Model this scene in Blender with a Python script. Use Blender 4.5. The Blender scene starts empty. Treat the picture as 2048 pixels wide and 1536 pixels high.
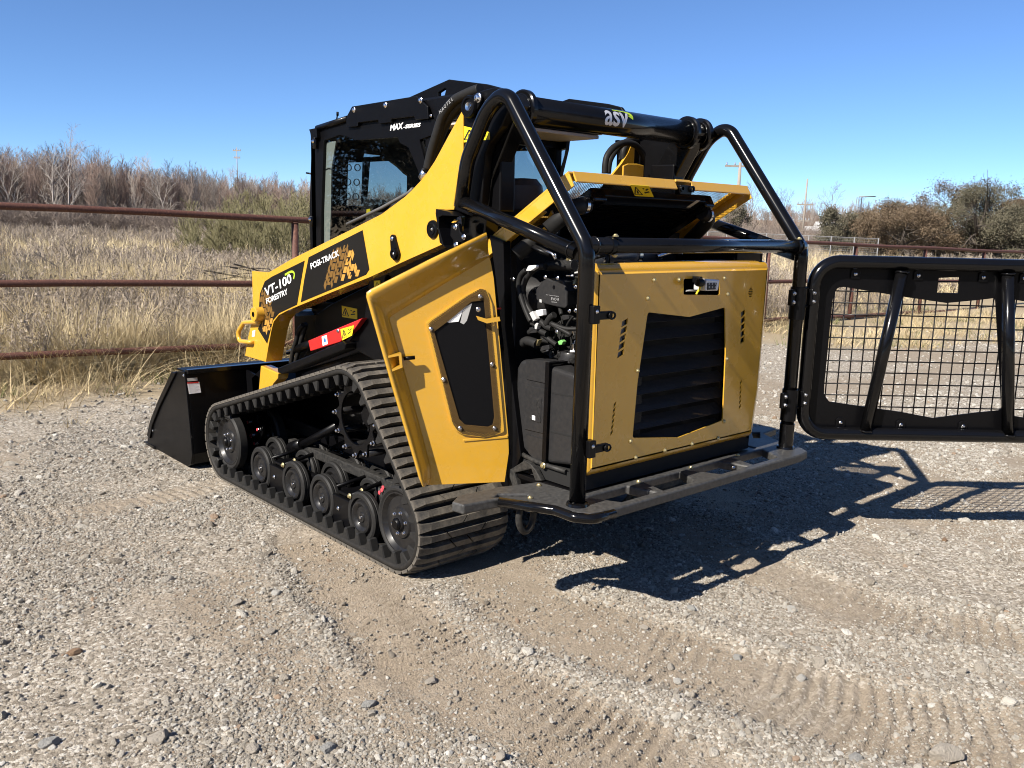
import bpy, bmesh, math, random
import numpy as np
from mathutils import Matrix, Vector, Euler
random.seed(7); rng = np.random.default_rng(7)
R_ = math.radians
sc = bpy.context.scene
COL = sc.collection

# ---------------------------------------------------------------- camera
cam = bpy.data.cameras.new('camera'); camo = bpy.data.objects.new('camera', cam); COL.objects.link(camo)
cam.sensor_width = 36; cam.lens = 30.674; cam.clip_start = 0.05; cam.clip_end = 3000
camo.matrix_world = Matrix(((0.74786702, 0.10093495, -0.65613037, -2.98244), (-0.66338782, 0.15044861, -0.7329951, -2.83784),
                            (0.02472908, 0.98345175, 0.17947456, 1.52), (0, 0, 0, 1)))
sc.camera = camo
# ---------------------------------------------------------------- sky, sun, exposure
SUN = Vector((-1.22, -0.035, 1.0)).normalized()          # towards the sun
el = math.asin(SUN.z); az = math.atan2(SUN.x, SUN.y)     # azimuth from +Y towards +X
wd = bpy.data.worlds.new('World'); sc.world = wd; wd.use_nodes = True
nt = wd.node_tree; bg = nt.nodes['Background']
sky = nt.nodes.new('ShaderNodeTexSky'); sky.sky_type = 'NISHITA'; sky.sun_disc = False
sky.sun_elevation = el; sky.sun_rotation = az; sky.altitude = 6500; sky.air_density = 1.4; sky.dust_density = 0.0; sky.ozone_density = 7.0
nt.links.new(sky.outputs[0], bg.inputs[0]); bg.inputs[1].default_value = 0.082
sl = bpy.data.lights.new('sun', 'SUN'); sl.energy = 5.0; sl.angle = R_(0.53); sl.color = (1, 0.93, 0.83)
so = bpy.data.objects.new('sun', sl); COL.objects.link(so); so.location = SUN * 30
so.rotation_euler = (-SUN).to_track_quat('-Z', 'Y').to_euler()
vs = sc.view_settings; vs.view_transform = 'Standard'; vs.look = 'None'; vs.exposure = 1.0; vs.gamma = 1.0; vs.use_curve_mapping = False
sc.cycles.max_bounces = 5; sc.cycles.diffuse_bounces = 2; sc.cycles.glossy_bounces = 3; sc.cycles.transmission_bounces = 4; sc.cycles.transparent_max_bounces = 8
sc.cycles.use_denoising = True; sc.cycles.filter_width = 1.05
sc.cycles.caustics_reflective = False; sc.cycles.caustics_refractive = False

# ---------------------------------------------------------------- materials
def N(nt, t, **kw):
    n = nt.nodes.new(t)
    for k, v in kw.items(): setattr(n, k, v)
    return n
def ramp(nt, fac, stops):
    r = N(nt, 'ShaderNodeValToRGB'); e = r.color_ramp.elements
    while len(e) < len(stops): e.new(0.5)
    for i, (p, c) in enumerate(stops):
        e[i].position = p; e[i].color = (c[0], c[1], c[2], 1) if not isinstance(c, (int, float)) else (c, c, c, 1)
    nt.links.new(fac, r.inputs[0]); return r.outputs[0]
def noise(nt, scale, detail=4, rough=0.55, vec=None, dim=None):
    n = N(nt, 'ShaderNodeTexNoise'); n.inputs['Scale'].default_value = scale; n.inputs['Detail'].default_value = detail; n.inputs['Roughness'].default_value = rough
    if vec is not None: nt.links.new(vec, n.inputs['Vector'])
    return n.outputs['Fac']
def mixc(nt, fac, a, b, mode='MIX'):
    m = N(nt, 'ShaderNodeMix', data_type='RGBA', blend_type=mode)
    for s, v in ((0, fac), (6, a), (7, b)):
        if hasattr(v, 'is_linked') or hasattr(v, 'links'): nt.links.new(v, m.inputs[s])
        elif s == 0: m.inputs[s].default_value = v
        else: m.inputs[s].default_value = (*v, 1)
    return m.outputs[2]
def bsdf(name):
    m = bpy.data.materials.new(name); m.use_nodes = True
    return m, m.node_tree, m.node_tree.nodes['Principled BSDF']
def bump(nt, p, h, strength=0.3, dist=0.01):
    b = N(nt, 'ShaderNodeBump'); b.inputs['Strength'].default_value = strength; b.inputs['Distance'].default_value = dist
    nt.links.new(h, b.inputs['Height']); nt.links.new(b.outputs[0], p.inputs['Normal']); return b
def paint(name, col, rough=0.3, coat=0.5, metal=0.0, dust=0.0, dustcol=(.30, .25, .18), peel=0.02, rvar=0.1):
    m, nt, p = bsdf(name); co = N(nt, 'ShaderNodeTexCoord').outputs['Object']
    n1 = noise(nt, 6, 5, vec=co); n2 = noise(nt, 60, 4, vec=co)
    base = mixc(nt, n1, tuple(c * .94 for c in col), tuple(min(1, c * 1.05) for c in col))
    if dust > 0:
        f = N(nt, 'ShaderNodeMath', operation='MULTIPLY'); nt.links.new(ramp(nt, n2, [(.35, 0), (.85, 1)]), f.inputs[0]); f.inputs[1].default_value = dust
        base = mixc(nt, f.outputs[0], base, dustcol)
    nt.links.new(base, p.inputs['Base Color'])
    rr = N(nt, 'ShaderNodeMapRange'); nt.links.new(n1, rr.inputs[0]); rr.inputs[3].default_value = max(.03, rough - rvar * .5); rr.inputs[4].default_value = rough + rvar
    nt.links.new(rr.outputs[0], p.inputs['Roughness'])
    if max(col) < .03: p.inputs['Specular IOR Level'].default_value = .17
    p.inputs['Metallic'].default_value = metal; p.inputs['Coat Weight'].default_value = coat; p.inputs['Coat Roughness'].default_value = 0.06
    if peel:
        sm = N(nt, 'ShaderNodeMath', operation='MULTIPLY_ADD'); nt.links.new(noise(nt, 5, 2, vec=co), sm.inputs[0]); sm.inputs[1].default_value = 6.0; nt.links.new(noise(nt, 350, 2, vec=co), sm.inputs[2]); bump(nt, p, sm.outputs[0], peel, 0.002)
    return m
def flat(name, col, rough=0.5, metal=0.0):
    m, nt, p = bsdf(name); co = N(nt, 'ShaderNodeTexCoord').outputs['Object']
    nt.links.new(mixc(nt, noise(nt, 40, 3, vec=co), tuple(c * .93 for c in col), tuple(min(1, c * 1.06) for c in col)), p.inputs['Base Color'])
    p.inputs['Roughness'].default_value = rough; p.inputs['Metallic'].default_value = metal
    return m
def perforated(name, col, scale, hole=0.3):
    """thin sheet punched with a close pattern of round holes (object space X / Z in the sheet's own plane)"""
    m, nt, p = bsdf(name); p.inputs['Base Color'].default_value = (*col, 1); p.inputs['Roughness'].default_value = 0.6; p.inputs['Specular IOR Level'].default_value = .15
    uv = N(nt, 'ShaderNodeUVMap'); sp = N(nt, 'ShaderNodeSeparateXYZ'); nt.links.new(uv.outputs[0], sp.inputs[0])
    def mth(op, a, b=None):
        n = N(nt, 'ShaderNodeMath', operation=op)
        for i, v in enumerate((a, b)):
            if v is None: continue
            if isinstance(v, (int, float)): n.inputs[i].default_value = v
            else: nt.links.new(v, n.inputs[i])
        return n.outputs[0]
    y = mth('MULTIPLY', sp.outputs[1], scale / .866); row = mth('FLOOR', y); odd = mth('MODULO', row, 2.0)
    x = mth('ADD', mth('MULTIPLY', sp.outputs[0], scale), mth('MULTIPLY', odd, .5))
    fx = mth('SUBTRACT', mth('FRACT', x), .5); fy = mth('MULTIPLY', mth('SUBTRACT', mth('FRACT', y), .5), .866)
    d = mth('SQRT', mth('ADD', mth('MULTIPLY', fx, fx), mth('MULTIPLY', fy, fy)))
    a = mth('GREATER_THAN', d, hole)
    nt.links.new(a, p.inputs['Alpha']); return m

# ---------------------------------------------------------------- mesh helpers
def link(o, parent=None):
    COL.objects.link(o)
    if parent is not None: o.parent = parent
    return o
def tag(o, label, cat, group=None, kind=None):
    o['label'] = label
    if cat: o['category'] = cat
    if group: o['group'] = group
    if kind: o['kind'] = kind
    return o
def structure(o, label=None):
    o['kind'] = 'structure'
    if label: o['label'] = label
    return o
def empty(name, loc=(0, 0, 0)):
    o = bpy.data.objects.new(name, None); o.empty_display_size = .2; o.location = loc; COL.objects.link(o); return o
def mk(name, verts, faces, mat, parent=None, smooth=False, sharp=None):
    me = bpy.data.meshes.new(name); me.from_pydata([tuple(v) for v in verts], [], faces); me.update()
    if smooth is True: me.polygons.foreach_set('use_smooth', [True] * len(me.polygons))
    elif smooth: me.polygons.foreach_set('use_smooth', smooth)
    if mat: me.materials.append(mat)
    return link(bpy.data.objects.new(name, me), parent)
def inst(src, name, mat4, parent=None):
    """another object that shares src's mesh, placed by a matrix"""
    o = bpy.data.objects.new(name, src.data if hasattr(src, 'data') else src); o.matrix_basis = mat4; return link(o, parent)
def bev(o, w, seg=2, ang=35):
    if w:
        b = o.modifiers.new('bevel', 'BEVEL'); b.width = w; b.segments = seg; b.limit_method = 'ANGLE'; b.angle_limit = R_(ang); b.use_clamp_overlap = True
    return o
def tri_fill(outer, holes=()):
    bm = bmesh.new(); loops = [outer] + list(holes); n = 0; idx = []
    for lp in loops:
        vs_ = [bm.verts.new((p[0], p[1], 0)) for p in lp]
        for i in range(len(vs_)): bm.edges.new((vs_[i], vs_[(i + 1) % len(vs_)]))
    bm.verts.index_update()
    bmesh.ops.triangle_fill(bm, use_beauty=True, use_dissolve=False, edges=bm.edges[:], normal=(0, 0, 1))
    bm.verts.index_update(); f = []
    for fa in bm.faces:
        ids = [v.index for v in fa.verts]
        if fa.normal.z < 0: ids.reverse()
        f.append(ids)
    bm.free(); return f
AX = {'X': lambda a, b, t: (t, a, b), 'Y': lambda a, b, t: (a, t, b), 'Z': lambda a, b, t: (a, b, t)}
def frame3(o, d, n):
    """a local plane: s along d, z up, thickness along n"""
    o = Vector(o); d = Vector(d); n = Vector(n)
    return lambda a, b, t: tuple(o + d * a + Vector((0, 0, b)) + n * t)
def area2(p): return sum(p[i][0] * p[(i + 1) % len(p)][1] - p[(i + 1) % len(p)][0] * p[i][1] for i in range(len(p))) / 2
def prism(name, pts, axis, t0, t1, mat, parent=None, holes=(), bevel=0, seg=2, ang=35):
    """a plate: polygon (with holes) given in a plane, thickness t0..t1 along the axis"""
    f3 = AX[axis] if isinstance(axis, str) else axis
    pts = list(pts)
    if area2(pts) < 0: pts = pts[::-1]
    loops = [pts] + [list(h) for h in holes]; allp = [p for l in loops for p in l]; n = len(allp)
    tf = tri_fill(pts, holes) if (holes or len(pts) > 4) else [list(range(n))]
    V = [f3(p[0], p[1], t0) for p in allp] + [f3(p[0], p[1], t1) for p in allp]
    F = [list(f)[::-1] for f in tf] + [[i + n for i in f] for f in tf]; k = 0
    for li, l in enumerate(loops):
        m = len(l)
        for i in range(m):
            a, b = k + i, k + (i + 1) % m
            F.append([a, b, b + n, a + n])
        k += m
    o = mk(name, V, F, mat, parent)
    bm = bmesh.new(); bm.from_mesh(o.data); bmesh.ops.recalc_face_normals(bm, faces=bm.faces[:]); bm.to_mesh(o.data); bm.free()
    return bev(o, bevel, seg, ang)
def box(name, x, y, z, mat, parent=None, bevel=0, seg=2):
    return prism(name, [(x[0], y[0]), (x[1], y[0]), (x[1], y[1]), (x[0], y[1])], 'Z', z[0], z[1], mat, parent, bevel=bevel, seg=seg)
def obox(name, c, size, rot, mat, parent=None, bevel=0):
    """box about c, turned by an Euler rotation in degrees"""
    E_ = Euler([R_(a) for a in rot]).to_matrix(); c = Vector(c); s = [v / 2 for v in size]
    V = [tuple(c + E_ @ Vector((sx * s[0], sy * s[1], sz * s[2]))) for sz in (-1, 1) for sx, sy in ((-1, -1), (1, -1), (1, 1), (-1, 1))]
    F = [[3, 2, 1, 0], [4, 5, 6, 7], [0, 1, 5, 4], [1, 2, 6, 5], [2, 3, 7, 6], [3, 0, 4, 7]]
    return bev(mk(name, V, F, mat, parent), bevel)
def fillet(pts, r, n=6, closed=False):
    pts = [Vector(p) for p in pts]; out = []; m = len(pts)
    for i, p in enumerate(pts):
        if not closed and i in (0, m - 1): out.append(p); continue
        a = pts[i - 1] - p; b = pts[(i + 1) % m] - p; la, lb = a.length, b.length
        if la < 1e-6 or lb < 1e-6: continue
        a /= la; b /= lb; ang = a.angle(b)
        if ang > math.pi - .02: out.append(p); continue
        rr = r[i] if isinstance(r, (list, tuple)) else r
        d = min(rr / math.tan(ang / 2), la * .48, lb * .48)
        if d < 1e-5: out.append(p); continue
        r2 = d * math.tan(ang / 2); c = p + (a + b).normalized() * (r2 / math.sin(ang / 2))
        u = (p + a * d - c); w = (p + b * d - c)
        tot = u.angle(w); ax = u.cross(w).normalized()
        for k in range(n + 1): out.append(c + Matrix.Rotation(tot * k / n, 3, ax) @ u)
    return out
def round2(pts, r, n=5):
    return [(p.x, p.y) for p in fillet([(a, b, 0) for a, b in pts], r, n, True)]
def sweep(pts, r, seg=12, closed=False, caps=True):
    P = [Vector(p) for p in pts]; n = len(P); V = []; F = []; S = []
    T = []
    for i in range(n):
        if closed: t = P[(i + 1) % n] - P[i - 1]
        else: t = P[min(i + 1, n - 1)] - P[max(i - 1, 0)]
        T.append(t.normalized())
    up = Vector((0, 0, 1)) if abs(T[0].z) < .9 else Vector((1, 0, 0))
    nrm = (up - T[0] * up.dot(T[0])).normalized()
    for i in range(n):
        if i:
            q = T[i - 1].rotation_difference(T[i]); nrm = q @ nrm; nrm = (nrm - T[i] * nrm.dot(T[i])).normalized()
        b = T[i].cross(nrm); rr = r[i] if isinstance(r, (list, tuple)) else r
        for k in range(seg):
            a = 2 * math.pi * k / seg; V.append(P[i] + nrm * (math.cos(a) * rr) + b * (math.sin(a) * rr))
    for i in range(n if closed else n - 1):
        j = (i + 1) % n
        for k in range(seg):
            F.append([i * seg + k, i * seg + (k + 1) % seg, j * seg + (k + 1) % seg, j * seg + k]); S.append(True)
    if caps and not closed:
        F.append(list(range(seg))[::-1]); F.append([(n - 1) * seg + k for k in range(seg)]); S += [False, False]
    return V, F, S
def tube(name, pts, r, mat, parent=None, fil=0, seg=12, closed=False, n=6):
    if fil: pts = fillet(pts, fil, n, closed)
    V, F, S = sweep(pts, r, seg, closed)
    return mk(name, V, F, mat, parent, S)
def join_parts(name, parts, mat, parent=None):
    """several swept / filled pieces of ONE part as one mesh: parts = [(V,F,S)]"""
    V = []; F = []; S = []
    for v, f, s in parts:
        k = len(V); V += list(v); F += [[i + k for i in q] for q in f]; S += list(s)
    return mk(name, V, F, mat, parent, S)
def spline(pts, n=8):
    P = [Vector(p) for p in pts]; out = []
    for i in range(len(P) - 1):
        p0 = P[max(i - 1, 0)]; p1 = P[i]; p2 = P[i + 1]; p3 = P[min(i + 2, len(P) - 1)]
        for k in range(n):
            t = k / n
            out.append(.5 * ((2 * p1) + (p2 - p0) * t + (2 * p0 - 5 * p1 + 4 * p2 - p3) * t * t + (3 * p1 - p0 - 3 * p2 + p3) * t ** 3))
    out.append(P[-1]); return out
def lathe_data(prof, seg=32):
    """profile [(radius, height)] turned about local Z"""
    V = []; F = []; S = []
    for r, h in prof:
        for k in range(seg):
            a = 2 * math.pi * k / seg; V.append((r * math.cos(a), r * math.sin(a), h))
    for i in range(len(prof) - 1):
        for k in range(seg):
            F.append([i * seg + k, i * seg + (k + 1) % seg, (i + 1) * seg + (k + 1) % seg, (i + 1) * seg + k]); S.append(True)
    return V, F, S
def lathe(name, prof, seg, mat, M, parent=None, ang=30):
    V, F, S = lathe_data(prof, seg); o = mk(name, V, F, mat, parent, S); o.matrix_basis = M
    es = o.data.edges; o.data.attributes.new('sharp_edge', 'BOOLEAN', 'EDGE')
    a = o.data.attributes['sharp_edge']; n = len(prof); sh = set()
    for i in range(1, n - 1):
        d1 = Vector((prof[i][0] - prof[i - 1][0], prof[i][1] - prof[i - 1][1])); d2 = Vector((prof[i + 1][0] - prof[i][0], prof[i + 1][1] - prof[i][1]))
        if d1.length > 1e-6 and d2.length > 1e-6 and d1.angle(d2) > R_(ang): sh.add(i)
    for e in es:
        i, j = e.vertices[0] // seg, e.vertices[1] // seg
        if i == j and i in sh: a.data[e.index].value = True
    return o
def M_dir(loc, zdir, spin=0.0):
    """matrix that puts local Z along zdir at loc"""
    q = Vector(zdir).to_track_quat('Z', 'Y'); return Matrix.Translation(Vector(loc)) @ q.to_matrix().to_4x4() @ Matrix.Rotation(spin, 4, 'Z')
def text(name, s, o, right, up, height, mat, parent=None, width=None, shear=0.0, bold=0.0, depth=0.0006, space=1.0):
    """lettering laid on a surface: o = lower left of the baseline, right / up = the surface's own directions"""
    cu = bpy.data.curves.new(name, 'FONT'); cu.body = s; cu.size = 1; cu.shear = shear; cu.offset = bold; cu.extrude = 0.0; cu.space_character = space; cu.resolution_u = 3
    ob = bpy.data.objects.new(name, cu); me = bpy.data.meshes.new_from_object(ob); bpy.data.objects.remove(ob); bpy.data.curves.remove(cu)
    v = np.zeros(len(me.vertices) * 3); me.vertices.foreach_get('co', v); v = v.reshape(-1, 3)
    x0, x1 = v[:, 0].min(), v[:, 0].max(); y0, y1 = v[:, 1].min(), v[:, 1].max()
    sy = height / (y1 - y0); sx = (width / (x1 - x0)) if width else sy
    right = np.array(right, float); right /= np.linalg.norm(right); up = np.array(up, float); up /= np.linalg.norm(up); n = np.cross(right, up); n /= np.linalg.norm(n)
    w = np.array(o, float) + ((v[:, 0] - x0) * sx)[:, None] * right + ((v[:, 1] - y0) * sy)[:, None] * up + n * depth
    me.vertices.foreach_set('co', w.ravel()); me.materials.clear(); me.materials.append(mat); me.update()
    me.name = name; return link(bpy.data.objects.new(name, me), parent)
def circle2(c, r, n=16, rx=None): return [(c[0] + (rx or r) * math.cos(2 * math.pi * k / n), c[1] + r * math.sin(2 * math.pi * k / n)) for k in range(n)]

# scatter: one object, its copies made by geometry nodes from prototype meshes
def scatter(name, pts, rots, scl, idx, protos, cols, mat=None):
    me = bpy.data.meshes.new(name); n = len(pts); me.vertices.add(n); me.vertices.foreach_set('co', np.asarray(pts, np.float32).ravel())
    a = me.attributes.new('rot', 'FLOAT_VECTOR', 'POINT'); a.data.foreach_set('vector', np.asarray(rots, np.float32).ravel())
    s = np.asarray(scl, np.float32)
    if s.ndim == 1: s = np.repeat(s[:, None], 3, 1)
    a = me.attributes.new('scl', 'FLOAT_VECTOR', 'POINT'); a.data.foreach_set('vector', s.ravel())
    a = me.attributes.new('idx', 'INT', 'POINT'); a.data.foreach_set('value', np.asarray(idx, np.int32))
    a = me.attributes.new('tint', 'FLOAT', 'POINT'); a.data.foreach_set('value', np.asarray(cols, np.float32))
    me.update(); ob = link(bpy.data.objects.new(name, me)); ob['kind'] = 'stuff'
    g = bpy.data.node_groups.new(name + '_nodes', 'GeometryNodeTree')
    g.interface.new_socket('Geometry', in_out='INPUT', socket_type='NodeSocketGeometry'); g.interface.new_socket('Geometry', in_out='OUTPUT', socket_type='NodeSocketGeometry')
    gi = g.nodes.new('NodeGroupInput'); go = g.nodes.new('NodeGroupOutput'); iop = g.nodes.new('GeometryNodeInstanceOnPoints'); jn = g.nodes.new('GeometryNodeJoinGeometry')
    for p in reversed(protos):
        oi = g.nodes.new('GeometryNodeObjectInfo'); oi.inputs['Object'].default_value = p; oi.inputs['As Instance'].default_value = True
        g.links.new(oi.outputs['Geometry'], jn.inputs[0])
    def attr(nm, tp):
        q = g.nodes.new('GeometryNodeInputNamedAttribute'); q.data_type = tp; q.inputs['Name'].default_value = nm; return q.outputs['Attribute']
    e2r = g.nodes.new('FunctionNodeEulerToRotation'); g.links.new(attr('rot', 'FLOAT_VECTOR'), e2r.inputs[0])
    g.links.new(gi.outputs[0], iop.inputs['Points']); g.links.new(jn.outputs[0], iop.inputs['Instance']); iop.inputs['Pick Instance'].default_value = True
    g.links.new(attr('idx', 'INT'), iop.inputs['Instance Index']); g.links.new(e2r.outputs[0], iop.inputs['Rotation']); g.links.new(attr('scl', 'FLOAT_VECTOR'), iop.inputs['Scale'])
    g.links.new(iop.outputs[0], go.inputs[0])
    md = ob.modifiers.new('scatter', 'NODES'); md.node_group = g
    if mat: me.materials.append(mat)
    return ob
def proto(name, V, F, mat, smooth=False):
    me = bpy.data.meshes.new(name); me.from_pydata([tuple(v) for v in V], [], F); me.update()
    if smooth: me.polygons.foreach_set('use_smooth', [True] * len(me.polygons))
    me.materials.append(mat); return bpy.data.objects.new(name, me)          # never linked: only a source for scatter
def tinted(name, stops, rough=0.9, spec=0.2, nz=None, trans=0.0, bmp=None):
    """material whose colour varies from copy to copy"""
    m, nt, p = bsdf(name); at = N(nt, 'ShaderNodeAttribute'); at.attribute_type = 'INSTANCER'; at.attribute_name = 'tint'
    c = ramp(nt, at.outputs['Fac'], stops)
    co = N(nt, 'ShaderNodeTexCoord').outputs['Object']
    if nz:
        c = mixc(nt, noise(nt, nz, 4, vec=co), mixc(nt, 1.0, c, (.7, .7, .7), 'MULTIPLY'), mixc(nt, 1.0, c, (1.2, 1.2, 1.2), 'MULTIPLY'))
    nt.links.new(c, p.inputs['Base Color']); p.inputs['Roughness'].default_value = rough; p.inputs['Specular IOR Level'].default_value = spec
    if trans: p.inputs['Subsurface Weight'].default_value = 0
    if bmp: bump(nt, p, noise(nt, bmp, 3, vec=co), .6, .2)
    return m

# ================================================================ the setting
def vnoise(x, y, s, seed=0):
    """smooth value noise"""
    r = np.random.default_rng(seed); T = r.random((256, 256)); x = x / s; y = y / s
    xi = np.floor(x).astype(int); yi = np.floor(y).astype(int); fx = x - xi; fy = y - yi
    fx = fx * fx * (3 - 2 * fx); fy = fy * fy * (3 - 2 * fy)
    g = lambda a, b: T[a % 256, b % 256]
    return (g(xi, yi) * (1 - fx) + g(xi + 1, yi) * fx) * (1 - fy) + (g(xi, yi + 1) * (1 - fx) + g(xi + 1, yi + 1) * fx) * fy
def fbm(x, y, s, seed=0, o=4):
    v = 0; a = 1; t = 0
    for k in range(o): v = v + a * vnoise(x, y, s / 2 ** k, seed + k); t += a; a *= .5
    return v / t
def sstep(a, b, x): t = np.clip((x - a) / (b - a), 0, 1); return t * t * (3 - 2 * t)
FP = Vector((-1.317, 5.233, 1.567)); FD = Vector((0.99849, -0.05173, -0.01863))   # pipe fence: top rail and its direction
def fence_y(x): return 5.233 - 0.05181 * (x + 1.317)
# old wheel and track ruts on the lot, (x, y) along the middle
RUT_W = (1.0, .8, .45, .7)
RUTS = [([(-0.9704, 0.7824), (-1.098, 0.2955), (-1.192, -0.1919), (-1.241, -0.6044), (-1.244, -0.9731), (-1.205, -1.283), (-1.129, -1.587)], .42), ([(-0.6711, -0.2442), (-0.6599, -0.7269), (-0.5524, -1.161), (-0.4136, -1.65), (-0.2095, -2.101)], .46),
        ([(-2.244, 1.899), (-1.849, 1.875), (-1.406, 1.849), (-0.9091, 1.948)], .30), ([(0.6094, -0.3029), (0.4086, -0.8894), (0.4272, -1.427), (0.6221, -1.913)], .36)]
RUT_T = None
def rut_fields(x, y):
    """the fields below, sampled from one 2 cm table"""
    global RUT_T
    x = np.asarray(x, float); y = np.asarray(y, float); x0, y0, st = -4.2, -4.0, .0125
    if RUT_T is None:
        tx, ty = np.meshgrid(np.arange(x0, 4.3, st), np.arange(y0, 3.3, st)); RUT_T = np.stack(rut_fields_near(tx.ravel(), ty.ravel())).reshape(3, *tx.shape)
    fx = (x - x0) / st; fy = (y - y0) / st; H, W = RUT_T.shape[1:]; k = (fx > 0) & (fy > 0) & (fx < W - 1.01) & (fy < H - 1.01)
    fx = np.clip(fx, 0, W - 1.02); fy = np.clip(fy, 0, H - 1.02); i = fx.astype(int); j = fy.astype(int); fx = fx - i; fy = fy - j
    T = RUT_T; v = (T[:, j, i] * (1 - fx) + T[:, j, i + 1] * fx) * (1 - fy) + (T[:, j + 1, i] * (1 - fx) + T[:, j + 1, i + 1] * fx) * fy
    return list(v * k)
def rut_fields_near(x, y):
    """for each point: nearness to a rut (0..1) and the imprint of the track bars"""
    m = np.zeros_like(x); bars = np.zeros_like(x); berm = np.zeros_like(x)
    for k, (pl, w) in enumerate(RUTS):
        sp = [(p.x, p.y) for p in spline([(a, b, 0) for a, b in pl], 4)]
        best = np.full(x.shape, 1e9); arc = np.zeros_like(x); side = np.zeros_like(x); L = 0
        for (ax, ay), (bx, by) in zip(sp[:-1], sp[1:]):
            dx, dy = bx - ax, by - ay; l2 = dx * dx + dy * dy; l = math.sqrt(l2)
            t = np.clip(((x - ax) * dx + (y - ay) * dy) / l2, 0, 1); ex = x - ax - t * dx; ey = y - ay - t * dy; d = np.hypot(ex, ey)
            c = d < best; best = np.where(c, d, best); arc = np.where(c, L + t * l, arc); side = np.where(c, np.sign(dx * ey - dy * ex) * d, side); L += l
        wob = best + (fbm(x, y, .35, 40 + k) - .5) * .16
        mk_ = (1 - sstep(w * .40, w * .62, wob)) * RUT_W[k] ** .5; m = np.maximum(m, mk_)
        ph = arc / .056 + 1.2 * (fbm(x, y, .5, 60 + k) - .5) + np.abs(side) * 2.2
        bars = np.where(mk_ > .01, np.tanh((np.abs(((ph) % 1) - .5) * 2 - .5) * 5) * mk_ * RUT_W[k] * sstep(.30, .50, fbm(x, y, .4, 80 + k)), bars)
        berm = np.maximum(berm, np.exp(-((wob - w * .68) / .075) ** 2) * sstep(.42, .62, fbm(x, y, .8, 90 + k)))
    return m, bars, berm
def ground_z(x, y, fine=True):
    x = np.asarray(x, float); y = np.asarray(y, float)
    df = y - fence_y(x)                                   # distance past the fence
    z = .10 * sstep(-1.3, .2, df) * sstep(9, 3, x) + .06 * sstep(-.8, .4, df) * sstep(3, 9, x)
    z = z + (.5 * sstep(4, 45, df) + 6.0 * sstep(50, 260, df)) + .05 * (fbm(x, y, 5, 3) - .5) * sstep(-1, 3, df)
    far = np.hypot(x, y) > 14
    z = z + .03 * (fbm(x, y, 1.8, 11) - .5) * np.where(far, 0, 1) * sstep(.9, 1.6, np.hypot((x) / 1.2, (y - 1.1) / 1.6))
    if fine:
        m, b, bm = rut_fields(x, y)
        z = z - .010 * m + .0125 * b + .012 * bm + (1 - .75 * m) * (.014 * (fbm(x, y, .16, 21, 3) - .5) + .008 * (fbm(x, y, .05, 29, 2) - .5))
    # the machine stands firm: settle the ground just under its tracks and bucket
    for cx in (-.69, .69):
        q = sstep(.34, .22, np.abs(x - cx)) * sstep(1.35, 1.15, np.abs(y - 1.1)); z = z * (1 - q) - .004 * q
    q = sstep(1.15, 1.0, np.abs(x)) * sstep(.5, .4, np.abs(y - 2.7)); z = z * (1 - q) - .006 * q
    return z
def axis_coords(a, b, step, far, g=1.12):
    c = list(np.arange(a, b, step)); l = [a]; s = step
    while l[-1] > -far: s *= g; l.append(l[-1] - s)
    h = [c[-1]]; s = step
    while h[-1] < far: s *= g; h.append(h[-1] + s)
    return np.array(l[::-1][:-1] + c + h[1:])
gx = axis_coords(-3.0, 2.8, .012, 900); gy = axis_coords(-2.8, 2.4, .013, 900)
GX, GY = np.meshgrid(gx, gy); GZ = ground_z(GX, GY)
nx, ny = len(gx), len(gy)
gm = bpy.data.meshes.new('ground'); gm.vertices.add(nx * ny); gm.vertices.foreach_set('co', np.stack([GX, GY, GZ], -1).astype(np.float32).ravel())
ii = (np.arange(ny - 1)[:, None] * nx + np.arange(nx - 1)[None]).ravel(); q = np.stack([ii, ii + 1, ii + nx + 1, ii + nx], 1)
gm.loops.add(q.size); gm.loops.foreach_set('vertex_index', q.ravel().astype(np.int32)); gm.polygons.add(len(q)); gm.polygons.foreach_set('loop_start', np.arange(0, q.size, 4, dtype=np.int32))
gm.update(calc_edges=True); gm.polygons.foreach_set('use_smooth', np.ones(len(q), bool))
def dirt_mask(x, y):
    m, b, bm = rut_fields(x, y); d = sstep(.46, .62, fbm(x, y, 1.3, 31) + .22 * (fbm(x, y, .25, 37) - .5))
    return np.clip(np.maximum(m * (.55 + .45 * sstep(.35, .55, fbm(x, y, .5, 71))), d * .85) - .9 * bm, 0, 1)
def field_mask(x, y):
    df = y - fence_y(x); edge = -.75 + 1.5 * (fbm(x, y, .9, 51) - .5) - 1.6 * sstep(6, 9.5, x)
    return sstep(-.25, .35, df - edge)
DM = dirt_mask(GX, GY); FM = field_mask(GX, GY)
for nm, arr in (('dirt', DM), ('field', FM)):
    at = gm.attributes.new(nm, 'FLOAT', 'POINT'); at.data.foreach_set('value', arr.astype(np.float32).ravel())
m, nt, p = bsdf('gravel ground'); co = N(nt, 'ShaderNodeTexCoord').outputs['Object']
def vatt(nt, nm): a = N(nt, 'ShaderNodeAttribute'); a.attribute_name = nm; return a.outputs['Fac']
vor = N(nt, 'ShaderNodeTexVoronoi'); vor.inputs['Scale'].default_value = 85; nt.links.new(co, vor.inputs['Vector'])
vor2 = N(nt, 'ShaderNodeTexVoronoi'); vor2.inputs['Scale'].default_value = 190; nt.links.new(co, vor2.inputs['Vector'])
sepc = N(nt, 'ShaderNodeSeparateColor'); nt.links.new(vor.outputs['Color'], sepc.inputs[0])
peb = ramp(nt, sepc.outputs[0], [(0, (.165, .141, .11)), (.45, (.275, .24, .192)), (.8, (.375, .335, .278)), (1, (.50, .47, .415))])
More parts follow.
